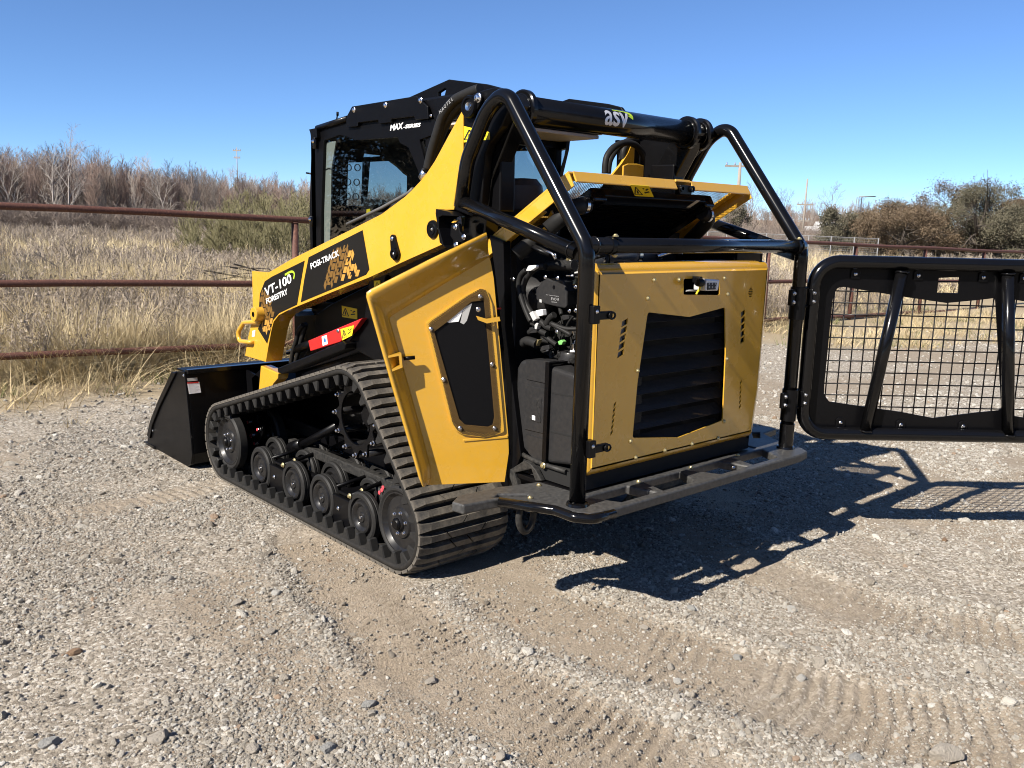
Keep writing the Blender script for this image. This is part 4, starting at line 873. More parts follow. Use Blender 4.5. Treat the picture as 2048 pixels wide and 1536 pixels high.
def inside(p, poly):
    c = False; j = len(poly) - 1
    for i in range(len(poly)):
        if (poly[i][1] > p[1]) != (poly[j][1] > p[1]) and p[0] < (poly[j][0] - poly[i][0]) * (p[1] - poly[i][1]) / (poly[j][1] - poly[i][1]) + poly[i][0]: c = not c
        j = i
    return c
def tread_print(region, clip, o, e1, parent, dark):
    """amber blocks of a tyre-like tread laid in slanting columns inside a decal"""
    e1 = Vector(e1).normalized(); e2 = Vector((-e1.y, e1.x)); n = 0
    for i in range(-9, 10):
        for j in range(-9, 10):
            w, h = .027, .046; x0 = i * w; y0 = (j + (.5 if i % 2 else 0)) * h; sl = .30 if i % 2 else -.30
            blk = [(.02, .04), (.80, .04 + sl), (.80, .86 + sl), (.02, .86)] if (i + j) % 3 else [(.02, .04), (.40, .04 + sl * .5), (.40, .40), (.80, .36 + sl), (.80, .86 + sl), (.02, .86)]
            P = [Vector(o) + e1 * (x0 + a * w * 1.15) + e2 * (y0 + b * h) for a, b in blk]; P = [(q.x, q.y) for q in P]
            if all(inside(q, region) for q in P) and all(clip(q) for q in P): prism('tread_print', P, 'X', -.6628, -.6619, M_ORANGED if dark(P[0]) else M_ORANGE, parent); n += 1
c2 = (sum(q[0] for q in d2) / len(d2), sum(q[1] for q in d2) / len(d2)); tread_print(shrinkpoly(d2, .98), lambda q: q[0] + .55 * (q[1] - 1.25) < 1.24 and (q[0] - .6 * (q[1] - 1.25)) > .875, c2, (-.88, -.47), dec2, lambda q: q[0] + .5 * (q[1] - 1.25) > 1.08)
c1 = (sum(q[0] for q in d1) / len(d1), sum(q[1] for q in d1) / len(d1)); tread_print(shrinkpoly(d1, .98), lambda q: q[0] - .8 * (q[1] - 1.0) > 1.80, c1, (-.88, -.47), dec, lambda q: q[1] > .96)
def text_px(name, s, p0, p1, up0, mat, parent, x, **kw):
    a, b, c = (Vector((x, *q)) for q in (p0, p1, up0)); r = b - a; u = c - a; u = u - r * (u.dot(r) / r.dot(r)); return text(name, s, a, r, u, u.length, mat, parent, width=r.length, **kw)
text_px('lettering', 'VT-100', *[(1.929, 1.072), (1.602, 1.176), (1.943, 1.121)], M_WHITE, dec, -.6632, bold=.02, shear=.05, depth=.0008)
text_px('lettering', 'FORESTRY', *[(1.917, 1.029), (1.653, 1.108), (1.923, 1.06)], M_WHITE, dec, -.6632, bold=.02, depth=.0008)
text_px('lettering', 'POSI-TRACK', *[(1.385, 1.259), (1.091, 1.344), (1.394, 1.29)], M_WHITE, dec2, -.6632, bold=.02, depth=.0008)
def strip(name, pts, w, axis, t, mat, parent):
    P = [Vector((a, b, 0)) for a, b in pts]; L = []; Rr = []
    for i in range(len(P)):
        d = (P[min(i + 1, len(P) - 1)] - P[max(i - 1, 0)]).normalized(); n = Vector((-d.y, d.x, 0)); ww = w[i] if isinstance(w, (list, tuple)) else w; L.append((P[i] + n * ww)[:2]); Rr.append((P[i] - n * ww)[:2])
    return prism(name, L + Rr[::-1], axis, t, t + (.0008 if t > 0 else -.0008), mat, parent)
strip('swoosh', [(p.x, p.y) for p in spline([(a, b, 0) for a, b in [(1.685, 1.212), (1.623, 1.232), (1.589, 1.234), (1.575, 1.221), (1.585, 1.196)]], 6)], .006, 'X', -.6624, M_LIME, dec)
# pins, link plate, pivot caps on the outside of the arm
def cap(x, y, z, r, parent, mat=M_SAT, name='pin_cap'):
    w = lathe(name, [(0, .004), (.010, .004), (.012, .010), (.024, .011), (r * .62, .013), (r * .70, .009), (r * .95, .008), (r, .003), (r, -.01)], 28, mat, M_dir((x, y, z), LEFT), parent)
    inst(HEX, 'bolt', Matrix.Translation((.004, 0, .004)) @ Matrix.Scale(1.1, 4), w); return w
cy, cz = [(0.2983, 1.492)][0]; cap(-.662, cy, cz, .040, arml)
(ly0, lz0), (ly1, lz1) = [(0.602, 1.442), (0.5815, 1.375)]
tp = []
for k in range(9): a = math.pi * k / 8; tp.append((ly0 + .020 * math.cos(a), lz0 + .020 * math.sin(a)))
for k in range(13): a = math.pi + math.pi * k / 12; tp.append((ly1 + .033 * math.cos(a), lz1 + .033 * math.sin(a)))
lp = prism('keeper_plate', tp, 'X', -.672, -.660, M_SAT, arml, bevel=.003); bolts(DOMES, [(-.672, ly0, lz0)], LEFT, lp); cap(-.672, ly1, lz1, .026, lp)
# ---------------------------------------------------------------- black tower behind the arm (upper link and its pivot)
TW = [(0.1081, 1.99), (0.1086, 2.011), (0.096, 2.026), (0.0719, 2.033), (-0.0029, 2.047), (-0.0876, 2.053), (-0.1349, 2.046), (-0.1718, 1.988), (-0.1731, 1.952), (-0.14, 1.902), (-0.0643, 1.839), (-0.0411, 1.798), (-0.0315, 1.706), (-0.0222, 1.597), (0.0401, 1.549), (0.1597, 1.576), (0.1049, 1.8)]
tower = prism('tower_link', TW, 'X', -.655, -.615, M_SAT, ctl, bevel=.005)
prism('tower_link', TW, 'X', .615, .655, M_SAT, ctl, bevel=.005)
prism('tower_web', [(0.07, 1.833), (-0.073, 1.83), (-0.0762, 1.572), (0.0888, 1.596)], 'X', -.60, -.52, M_SAT, ctl, bevel=.006)
prism('tower_web', [(0.07, 1.833), (-0.073, 1.83), (-0.0762, 1.572), (0.0888, 1.596)], 'X', .52, .60, M_SAT, ctl, bevel=.006)
kp = [tuple(q) for q in [(0.0951, 1.983), (0.0969, 2.002), (0.0813, 2.02), (0.0279, 2.035), (0.0031, 2.038), (-0.0218, 2.03), (-0.0295, 2.016), (-0.0226, 2.002), (0.0134, 1.961), (0.0444, 1.948), (0.0764, 1.954)]]
kpo = prism('keeper_plate', kp, 'X', -.668, -.656, M_SAT, tower, bevel=.004)
ky, kz = [(0.0477, 1.988)][0]; lathe('pivot_pin', [(.012, .006), (.030, .006), (.033, .012), (.042, .012), (.046, .004), (.046, -.004)], 28, M_SAT, M_dir((-.668, ky, kz), LEFT), kpo); lathe('pin_end', [(0, .010), (.016, .012), (.020, .004), (.030, .002)], 20, M_CHROME, M_dir((-.668, ky, kz), LEFT), kpo)
ky, kz = [(-0.0097, 2.017)][0]; inst(DOMES, 'bolt', M_dir((-.668, ky, kz), LEFT) @ Matrix.Scale(1.9, 4), kpo)
def warn(name, pts, axis, t, mat_parent, thick=.0012, glyph=None):
    """yellow warning sticker with a triangle: pts = 4 corners from lower left, going round"""
    s = -1 if t < 0 else 1; o = prism(name, pts, axis, t, t + s * thick, M_STICK, mat_parent); f3 = AX[axis] if isinstance(axis, str) else axis
    A, B, Cc, D = [Vector((*p, 0)) for p in pts]; at = lambda u, v: tuple((A * (1 - u) * (1 - v) + B * u * (1 - v) + Cc * u * v + D * (1 - u) * v)[:2])
    def pl(q, nm='mark'): prism(nm, [at(*z) for z in q], axis, t + s * thick, t + s * (thick + .0006), M_INK, o)
    c = .24 if glyph != 'single' else .5; w = .2 if glyph != 'single' else .38
    for a, b in (((c - w, .16), (c + w, .16)), ((c + w, .16), (c, .84)), ((c, .84), (c - w, .16))):
        dx, dy = b[0] - a[0], b[1] - a[1]; l = math.hypot(dx, dy * .7); nx_, ny_ = -dy / l * .022, dx / l * .022; pl([(a[0] - nx_, a[1] - ny_), (b[0] - nx_, b[1] - ny_), (b[0] + nx_, b[1] + ny_), (a[0] + nx_, a[1] + ny_)])
    pl([(c - .05, .26), (c + .05, .26), (c + .04, .5), (c, .58), (c - .04, .5)])
    if glyph != 'single':
        pl([(.60, .30), (.88, .42), (.86, .52), (.58, .40)]); pl([(.74, .55), (.90, .70), (.84, .78), (.68, .62)]); pl([(.62, .66), (.68, .74), (.62, .80), (.57, .72)])
    return o
warn('warning_sticker', [(0.101, 1.851), (-0.0686, 1.854), (-0.069, 1.882), (0.1026, 1.917)], 'X', -.6558, tower)
# torque tube joining the two towers
TY, TZ = -.135, 1.975
tt = tube('torque_tube', [(-.62, TY, TZ), (.62, TY, TZ)], .056, M_BLK, ctl, seg=36); tt['label'] = 'thick glossy black cross tube with the maker badge'
for x in (-.54, .525, .625): lathe('collar', [(.056, -.014), (.072, -.014), (.078, -.010), (.078, .010), (.072, .014), (.056, .014)], 32, M_BLK, M_dir((x, TY, TZ), (1, 0, 0)), tt)
lk = [(0.524, 1.961), (0.626, 1.949), (0.4548, 1.812), (0.3577, 1.771), (0.3651, 1.794), (0.4046, 1.832)]
for sx in (1, -1):
    prism('link_arm', [(-.20, 1.98), (-.06, 1.99), (.10, 1.75), (.16, 1.45), (.02, 1.42), (-.03, 1.70)], 'X', sx * .535, sx * .612, M_BLK, ctl, bevel=.006)
# badge on the tube: wraps the rear upper face
def on_tube(x, ang, lift=.0012): return Vector((x, TY - (.056 + lift) * math.cos(ang), TZ + (.056 + lift) * math.sin(ang)))
def wrap_text(s, x0, x1, a0, a1, mat, parent, **kw):
    o = text('lettering', s, (x0, 0, 0), (1, 0, 0), (0, 0, 1), a1 - a0, mat, parent, width=x1 - x0, depth=0, **kw); me = o.data
    bm = bmesh.new(); bm.from_mesh(me); bmesh.ops.triangulate(bm, faces=bm.faces[:]); bmesh.ops.subdivide_edges(bm, edges=[e for e in bm.edges if e.calc_length() > .012], cuts=2, use_grid_fill=True)
    for v in bm.verts: v.co = on_tube(v.co.x, a0 + v.co.z)
    bm.to_mesh(me); bm.free(); return o
bx0, bx1 = [(-0.1172, 1.975), (0.0416, 1.99)][0][0], [(-0.1172, 1.975), (0.0416, 1.99)][1][0]
wrap_text('asv', bx0, bx1, -.42, .78, M_SILVER, tt, bold=.016, shear=.10, space=1.0)
sw = [(bx0 + (bx1 - bx0) * u, a) for u, a in ((.42, .98), (.62, .97), (.85, .95), (1.02, .88), (1.12, .72), (1.14, .50), (1.11, .30))]; sp_ = [(p.x, p.y) for p in spline([(u, a, 0) for u, a in sw], 6)]
V = []; F = []
for i, (x, a) in enumerate(sp_):
    t = i / (len(sp_) - 1); w = .005 + .030 * max(0, t - .35); d = Vector((sp_[min(i + 1, len(sp_) - 1)][0] - sp_[max(i - 1, 0)][0], (sp_[min(i + 1, len(sp_) - 1)][1] - sp_[max(i - 1, 0)][1]) * .056, 0)).normalized()
    V += [on_tube(x - d.y * w * .3, a + d.x * w * .3 / .056, .0016), on_tube(x + d.y * w, a - d.x * w / .056, .0016)]
for i in range(len(sp_) - 1): F.append([2 * i, 2 * i + 1, 2 * i + 3, 2 * i + 2])
mk('swoosh', V, F, M_LIME, tt)
# ---------------------------------------------------------------- black side structure under the arm
prism('side_frame', [(0.9213, 1.24), (0.9069, 1.244), (0.2895, 1.432), (0.056, 1.465), (0.042, 0.9685), (0.7934, 0.8178), (1.139, 0.8771), (0.9622, 1.032), (0.9218, 1.181)], 'X', -.60, -.565, M_SAT, ctl, bevel=.004, holes=[circle2([(0.7464, 1.234)][0], .032, 20)])
prism('side_frame', [(0.9213, 1.24), (0.9069, 1.244), (0.2895, 1.432), (0.056, 1.465), (0.042, 0.9685), (0.7934, 0.8178), (1.139, 0.8771), (0.9622, 1.032), (0.9218, 1.181)], 'X', .565, .60, M_SAT, ctl, bevel=.004)
prism('fender_bar', [(1.802, 0.6668), (1.407, 0.7951), (1.077, 0.9063), (1.036, 0.899), (1.046, 0.8702), (1.379, 0.7614), (1.753, 0.6384), (1.795, 0.6401)], 'X', -.665, -.57, M_SAT, ctl, bevel=.006)
prism('chassis_side', [(1.711, 0.9768), (1.538, 1.052), (1.13, 1.19), (1.133, 0.8409), (2.004, 0.5882), (1.739, 0.8207)], 'X', -.46, -.40, M_SAT, ctl, bevel=.004)
warn('warning_sticker', [(1.411, 0.9915), (1.252, 0.993), (1.254, 1.05), (1.414, 1.054)], 'X', -.4612, ctl)
lockb = prism('lift_lock', [(1.476, 0.8622), (1.148, 0.9686), (0.9174, 1.042), (0.9944, 0.9764), (1.136, 0.8957), (1.453, 0.8069)], 'X', -.64, -.605, M_RED, ctl, bevel=.004)
warn('warning_sticker', [(1.109, 0.9068), (1.013, 0.9434), (0.993, 0.9975), (1.126, 0.9636)], 'X', -.6408, lockb)
inf = prism('info_sticker', [(1.312, 0.8539), (1.259, 0.87), (1.269, 0.9179), (1.322, 0.9022)], 'X', -.6418, -.6408, M_WHITE, lockb); prism('emblem', circle2([(1.289, 0.8862)][0], .012, 16), 'X', -.6424, -.6418, flat('blue ink', (.03, .16, .40), .5), inf)
bolts(DOMES, onX([(1.15, 0.9522)], -.641), LEFT, lockb)
warn('warning_sticker', [(0.865, 1.177), (0.8099, 1.203), (0.8121, 1.235), (0.8682, 1.23)], 'X', -.6012, ctl, glyph='single')
# hydraulics and hoses seen between arm and chassis
for k, (x, pts) in enumerate(((-.52, [(-0.52, 1.75, 0.9153), (-0.52, 1.814, 0.8703), (-0.52, 1.84, 0.8131), (-0.52, 1.883, 0.7454), (-0.52, 1.911, 0.6708)]), (-.50, [(-0.5, 1.755, 0.9213), (-0.5, 1.788, 0.864), (-0.5, 1.822, 0.806), (-0.5, 1.857, 0.7393), (-0.5, 1.901, 0.6626)]))): tube('hydraulic_hose', spline(pts, 6), .014, M_HOSE, ctl, seg=10)
tube('tilt_cylinder', [(-0.5, 1.606, 0.8349), (-0.5, 1.889, 0.7511)], .026, M_SAT, ctl, seg=16); tube('cylinder_rod', [(-0.5, 1.856, 0.7606), (-0.5, 1.989, 0.7212)], .014, M_CHROME, ctl, seg=12)
for k, z in enumerate((1.02, .98)): tube('hydraulic_line', [(-.56, 1.75, z), (-.40, 1.78, z), (-.2, 1.80, z - .05)], .012, flat('blue hose', (.03, .09, .20), .4) if k else M_HOSE, ctl, fil=.03, seg=8)
# bracket with latch linkage at the root of the arm
br = prism('latch_bracket', [(0.229, 1.579), (0.1377, 1.568), (0.1061, 1.55), (0.1825, 1.552), (0.2099, 1.543), (0.2072, 1.499), (0.1709, 1.423), (0.1435, 1.416), (0.1987, 1.436), (0.2136, 1.494), (0.2314, 1.56)], 'X', -.70, -.60, M_SAT, ctl, bevel=.003)
ln = prism('latch_link', [(0.137, 1.511), (0.115, 1.525), (0.0839, 1.518), (0.0743, 1.486), (0.0478, 1.47), (0.0515, 1.446), (0.0821, 1.442), (0.0905, 1.42), (0.1262, 1.419), (0.1178, 1.449), (0.1407, 1.468)], 'X', -.69, -.672, M_SAT, br, bevel=.003)
bolts(DOMES, onX([(0.1017, 1.504), (0.0957, 1.431), (0.0438, 1.465)], -.69), LEFT, ln, s=1.2); prism('latch_tab', [(0.1555, 1.522), (0.1351, 1.536), (0.1083, 1.533), (0.1303, 1.523)], 'X', -.672, -.662, M_YEL, br)
# thick hoses running up behind the arm tip
for k, (x, pts, r) in enumerate(((-.60, [(-0.6, 0.4276, 1.759), (-0.6, 0.4011, 1.829), (-0.6, 0.3618, 1.905), (-0.6, 0.3167, 1.98), (-0.6, 0.2405, 2.034), (-0.6, 0.1539, 2.056), (-0.6, 0.0671, 2.068)], .021), (-.57, [(-0.57, 0.448, 1.77), (-0.57, 0.4011, 1.851), (-0.57, 0.3555, 1.931), (-0.57, 0.3039, 1.982), (-0.57, 0.2343, 2.022), (-0.57, 0.1479, 2.037)], .021), (-.54, [(-0.54, 0.4752, 1.796), (-0.54, 0.4215, 1.89), (-0.54, 0.3623, 1.965), (-0.54, 0.2977, 2.007), (-0.54, 0.2157, 2.031)], .02))):
    tube('hydraulic_hose', spline(pts, 8), r, M_HOSE, ctl, seg=14)
fi = [(0.4654, 1.716), (0.4379, 1.748)]; tube('hose_fitting', [(-.60, *fi[0]), (-.60, *fi[1])], .022, M_CHROME, ctl, seg=10)
h3 = [Vector(q) for q in [(-0.6, 0.3102, 1.983), (-0.6, 0.2846, 2), (-0.6, 0.2592, 2.017), (-0.6, 0.2341, 2.03), (-0.6, 0.2091, 2.039)]]
for i, ch in enumerate('NAQTEL'):
    t = i / 6; a = h3[0].lerp(h3[-1], t) + Vector((-.0225, 0, 0)); text('hose_print', ch, a, (h3[-1] - h3[0]), Vector((0, 0, 1)).cross(h3[-1] - h3[0]).cross(h3[-1] - h3[0]) * -1, .016, M_GREY, ctl, depth=0)
# ---------------------------------------------------------------- bucket
XB = 1.0
bk = [(2.542, 0.5771), (2.427, 0.5872), (2.28, 0.1463), (2.314, 0.074), (2.201, 0.0531), (2.266, 0.0417), (2.89, 0.0385), (3.095, 0.0107), (3.133, 0.0203), (3.066, 0.0454), (3.042, 0.1048), (2.992, 0.1826)]
prof = [(2.30, .02), (2.27, .10), (2.29, .20), (2.36, .40), (2.44, .585), (2.50, .60)]
ms = prism('bucket', [(2.34, .600), (2.52, .575), (2.80, .33), (2.95, .18), (3.02, .07), (3.06, .012), (2.90, .004), (2.36, .004), (2.30, .03), (2.275, .10), (2.285, .20)], 'X', -1.0, -.985, M_SAT, ctl, bevel=.003)
ms['label'] = 'black bucket lying flat on the gravel at the front of the machine'
prism('side_plate', [(2.34, .600), (2.52, .575), (2.80, .33), (2.95, .18), (3.02, .07), (3.06, .012), (2.90, .004), (2.36, .004), (2.30, .03), (2.275, .10), (2.285, .20)], 'X', .985, 1.0, M_SAT, ms, bevel=.003)
shell = [(2.34, .598), (2.50, .60), (2.50, .588), (2.36, .586), (2.30, .20), (2.292, .10), (2.32, .045), (2.38, .022), (3.06, .018), (3.06, .004), (2.36, .006), (2.30, .03), (2.275, .10), (2.285, .20)]
prism('shell', shell, 'X', -.985, .985, M_SAT, ms, bevel=.002)
prism('cutting_edge', [(2.90, -.002), (3.12, -.002), (3.10, .014), (2.90, .020)], 'X', -1.005, 1.005, M_BLK, ms, bevel=.003)
prism('side_rib', [(2.52, .575), (2.80, .33), (2.95, .18), (3.02, .07), (2.97, .06), (2.91, .165), (2.765, .31), (2.46, .575)], 'X', -1.012, -1.0, M_SAT, ms, bevel=.003)
box('top_edge', (-.99, .99), (2.315, 2.36), (.585, .612), M_BLK, ms, .004)
for x in (-.62, -.30, .05, .40): prism('back_rib', [(2.14, .56), (2.32, .58), (2.285, .20), (2.26, .08), (2.20, .10), (2.16, .30)], 'X', x, x + .014, M_SAT, ms)
bolts(DOMES, [(-1.0, 2.352, .575)], LEFT, ms, s=.8); bolts(DOMES, [(-1.0, 2.93, .12)], LEFT, ms, s=.7)
lb = prism('label_plate', [(-.93, .52), (-.80, .52), (-.80, .545), (-.93, .545)], frame3((0, 2.332, 0), (1, 0, 0), (0, -1, .17)), -.002, -.001, M_GREY2, ms)
wl = [(-0.9865, 0.4648), (-0.9124, 0.4658), (-0.9174, 0.5321), (-0.9921, 0.5356)]; wy = lambda z: 2.285 + (.055 * (z - .2) / .4) - .004
o = mk('warning_label', [(a, wy(b), b) for a, b in wl], [[0, 1, 2, 3]], M_WHITE, ms); rl = [(-0.9919, 0.5275), (-0.9218, 0.5254), (-0.922, 0.5326), (-0.9921, 0.5356)]; mk('red_band', [(a, wy(b) - .001, b) for a, b in rl], [[0, 1, 2, 3]], M_RED, ms)
for k in range(9):
    t = .18 + k * .085; A = [Vector((a, wy(b) - .001, b)) for a, b in wl]; l = A[3].lerp(A[0], t); r = A[2].lerp(A[1], t); u = (A[0] - A[3]) * .018; l2 = l.lerp(r, .08); r2 = l.lerp(r, .92 - .15 * (k % 3)); mk('text_line', [l2, r2, r2 + u, l2 + u], [[0, 1, 2, 3]], M_GREY, ms)
sl2 = [(-0.9883, 0.5413), (-0.9269, 0.5402), (-0.9271, 0.5587), (-0.99, 0.5598)]; mk('small_label', [(a, wy(b), b) for a, b in sl2], [[0, 1, 2, 3]], M_GREY2, ms)
# coupler plate behind the bucket
prism('coupler_plate', [(2.10, .16), (2.27, .14), (2.30, .50), (2.22, .56), (2.10, .50)], 'X', -.60, .60, M_SAT, ctl, bevel=.008)
for sx in (-.62, .58): prism('coupler_ear', [(1.92, .50), (2.10, .62), (2.24, .54), (2.20, .20), (2.06, .18)], 'X', sx, sx + .03, M_SAT, ctl, bevel=.004)

# ---------------------------------------------------------------- cab
m = bpy.data.materials.new('tinted glass'); m.use_nodes = True; nt = m.node_tree; nt.nodes.clear(); out = N(nt, 'ShaderNodeOutputMaterial'); mx = N(nt, 'ShaderNodeMixShader'); tr = N(nt, 'ShaderNodeBsdfTransparent'); tr.inputs[0].default_value = (.58, .63, .63, 1)
gl = N(nt, 'ShaderNodeBsdfGlossy'); gl.inputs['Roughness'].default_value = .015; lw = N(nt, 'ShaderNodeLayerWeight'); lw.inputs[0].default_value = .5; pw_ = N(nt, 'ShaderNodeMath', operation='POWER'); pw_.inputs[1].default_value = 4.2; nt.links.new(lw.outputs['Facing'], pw_.inputs[0]); ma = N(nt, 'ShaderNodeMath', operation='MULTIPLY_ADD'); ma.inputs[1].default_value = .92; ma.inputs[2].default_value = .10; nt.links.new(pw_.outputs[0], ma.inputs[0])
nt.links.new(ma.outputs[0], mx.inputs[0]); nt.links.new(tr.outputs[0], mx.inputs[1]); nt.links.new(gl.outputs[0], mx.inputs[2]); nt.links.new(mx.outputs[0], out.inputs[0]); M_GLASS = m
cab = prism('cab', [(.62, .98), (1.78, .98), (1.78, 1.06), (.62, 1.06)], 'X', -.45, .45, M_SAT, ctl, bevel=.004); cab['label'] = 'black steel cab with dark glass and a guarded roof'
SIDE = [(1.744, 1.963), (1.719, 2.002), (1.68, 2.024), (1.352, 2.059), (1.283, 2.105), (0.7859, 2.108), (0.6884, 2.1), (0.6187, 2.055), (0.5769, 1.988), (0.5845, 1.923), (0.619, 1.808), (0.6468, 1.681), (0.6438, 1.422), (1.778, 1.175), (1.781, 1.575)]
SHOLE = [(1.607, 1.955), (1.442, 1.975), (1.377, 1.966), (1.272, 1.939), (0.8824, 1.932), (0.8649, 1.904), (0.7922, 1.879), (0.7151, 1.772), (0.6883, 1.724), (0.7443, 1.63), (1.026, 1.466), (1.656, 1.287), (1.645, 1.576)]
QHOLE = [(0.7013, 1.91), (0.586, 1.93), (0.5948, 1.89), (0.6349, 1.787), (0.6444, 1.783)]
def pane(nm, pts, axis, t): return mk(nm, [AX[axis](p[0], p[1], t) for p in pts], tri_fill(pts), M_GLASS, cab)
for sx in (-1, 1):
    o = prism('side_frame', SIDE, 'X', sx * .45, sx * .425, M_SAT, cab, holes=[round2(SHOLE, .015, 3), QHOLE], bevel=.003)
    pane('side_window', SHOLE, 'X', sx * .438); pane('quarter_window', QHOLE, 'X', sx * .438)
# guard plate along the roof edge, lettering, bolts
gp = prism('roof_guard', [(1.282, 2.108), (0.7864, 2.11), (0.7037, 2.109), (0.614, 2.056), (0.606, 1.998), (0.7161, 2.003), (0.7207, 2.018), (0.915, 2.019), (0.919, 2.005), (1.028, 2.005), (1.033, 2.022), (1.226, 2.022), (1.226, 2.005), (1.34, 2.007), (1.341, 2.057)], 'X', -.468, -.455, M_SAT, cab, bevel=.003)
prism('roof_guard', [(1.282, 2.108), (0.7864, 2.11), (0.7037, 2.109), (0.614, 2.056), (0.606, 1.998), (0.7161, 2.003), (0.7207, 2.018), (0.915, 2.019), (0.919, 2.005), (1.028, 2.005), (1.033, 2.022), (1.226, 2.022), (1.226, 2.005), (1.34, 2.007), (1.341, 2.057)], 'X', .455, .468, M_SAT, cab, bevel=.003)
bolts(DOMES, onX([(1.256, 2.088), (0.9624, 2.088), (0.6647, 2.086)], -.468), LEFT, gp, s=1.35); bolts(DOMES, onX([(0.6067, 2.013), (1.687, 1.989)], -.452), LEFT, cab, s=.8)
text_px('lettering', 'MAX', *[(0.9493, 1.966), (0.8324, 1.969), (0.9477, 1.996)], M_WHITE, cab, -.4512, shear=.22, bold=.035, depth=.001)
text_px('lettering', '-SERIES', *[(0.8324, 1.969), (0.688, 1.97), (0.8302, 1.987)], M_WHITE, cab, -.4512, shear=.22, bold=.035, depth=.001)
tube('drip_rail', [(-0.455, 1.669, 2.023), (-0.455, 1.341, 2.053)], .016, M_SAT, cab, seg=12)
prism('visor_bracket', [(1.729, 2.019), (1.646, 2.022), (1.641, 1.97), (1.705, 1.961), (1.716, 2)], 'X', -.475, .475, M_SAT, cab, bevel=.003)
a1, a2 = [(-0.4, 1.555, 2.059), (-0.4, 1.542, 2.095)]; tube('antenna', [a1, a2], .004, M_SAT, cab, seg=8); tube('antenna_tip', [Vector(a2) + Vector((0, 0, -.008)), Vector(a2) + Vector((0, 0, .012))], .007, M_SAT, cab, seg=8)
# roof
RP = [(1.713, 2.025), (1.381, 2.06), (1.311, 2.107), (0.8222, 2.11), (0.7162, 2.101), (0.646, 2.061), (0.6054, 2)]
ry, rz = [(0.6459, 2.059)][0]
prism('roof', [(1.76, 2.0), (1.40, 2.05), (1.30, 2.075), (.62, 2.075), (.62, 2.02), (1.70, 1.96)], 'X', -.43, .43, M_SAT, cab, bevel=.006)
box('roof_box', (-.45, .45), (.33, .70), (1.985, 2.10), M_SAT, cab, .012); box('roof_box_floor', (-.43, .43), (.35, .68), (1.965, 1.983), flat('beige panel', (.55, .50, .42), .6), cab, .004)
bolts(DOMES, [(x, .345, 2.10) for x in (-.1, .15, .38)], UP, cab)
FIN = [(0.8692, 2.122), (0.5353, 2.176), (0.2637, 2.129), (0.1704, 2.105), (0.1435, 2.078), (0.2085, 2.071), (0.422, 2.088), (0.5913, 2.074), (0.6832, 2.067), (0.7618, 2.108)]
for sx in (-1, 1): prism('lift_bracket', FIN, 'X', sx * .405, sx * .385, M_SAT, cab, holes=[[(0.6153, 2.124), (0.566, 2.139), (0.554, 2.135), (0.5675, 2.106), (0.615, 2.107)]], bevel=.003)
tube('roof_bar', [(-0.38, 0.7331, 2.095), (-0.38, 0.5179, 2.085), (-0.38, 0.3343, 2.081)], .012, M_SAT, cab, seg=8)
# front: pillar hinges, door frame, windows
box('front_pillar', (-.45, -.40), (1.70, 1.76), (1.0, 2.0), M_SAT, cab, .008); box('front_pillar', (.40, .45), (1.70, 1.76), (1.0, 2.0), M_SAT, cab, .008)
for (a, b) in [(1.657, 1.941), (1.708, 1.511)]: 
    lathe('hinge', [(0, .03), (.012, .03), (.014, .026), (.014, -.026), (.012, -.03), (0, -.03)], 12, M_BLK, Matrix.Translation((-.465, a + .02, b)), cab); lathe('hinge_cap', [(0, .008), (.008, .006), (.011, 0)], 12, M_CHROME, M_dir((-.479, a + .02, b + .01), LEFT), cab)
tube('mirror_stub', [(-0.46, 1.792, 1.783), (-0.46, 1.735, 1.777)], .005, M_SAT, cab, seg=8)
FO = [(-.42, 1.0), (.42, 1.0), (.42, 1.99), (-.42, 1.99)]
W1 = [(-0.0872, 1.866), (0.0609, 1.881), (0.1204, 1.849), (0.1708, 1.812), (0.1966, 1.8), (0.197, 1.7), (0.1918, 1.658), (0.138, 1.446), (-0.1311, 1.443), (-0.1143, 1.585)]
W2 = [(-0.2363, 1.853), (-0.1219, 1.862), (-0.1292, 1.71), (-0.1349, 1.614), (-0.2481, 1.604)]; W3 = [(-0.1278, 1.912), (-0.0008, 1.909), (0.0004, 1.905), (-0.133, 1.89)]
fd = prism('front_door', FO, 'Y', 1.705, 1.735, M_SAT, cab, holes=[W1, W2, W3]); pane('windscreen', FO, 'Y', 1.722)
for c in [(-0.2365, 1.824), (-0.1769, 1.827), (-0.2416, 1.742), (-0.1826, 1.743), (-0.2461, 1.66), (-0.1888, 1.66), (-0.2506, 1.582), (-0.1939, 1.582)]:
    lathe('vent_ring', [(.017, -.003), (.017, .004), (.0205, .004), (.0205, -.003)], 24, M_GREY2, M_dir((c[0], 1.702, c[1]), REAR), fd)
prism('trim_panel', [(1.636, 1.948), (1.509, 1.947), (1.522, 1.909), (1.56, 1.801), (1.572, 1.577), (1.593, 1.341), (1.701, 1.337), (1.684, 1.576), (1.657, 1.8)], 'X', -.432, -.424, flat('dusty grey panel', (.36, .37, .34), .6), cab)
prism('trim_seam', [(1.66, 1.794), (1.591, 1.807), (1.56, 1.803), (1.562, 1.797), (1.591, 1.8), (1.66, 1.786)], 'X', -.4335, -.4322, M_INK, cab)
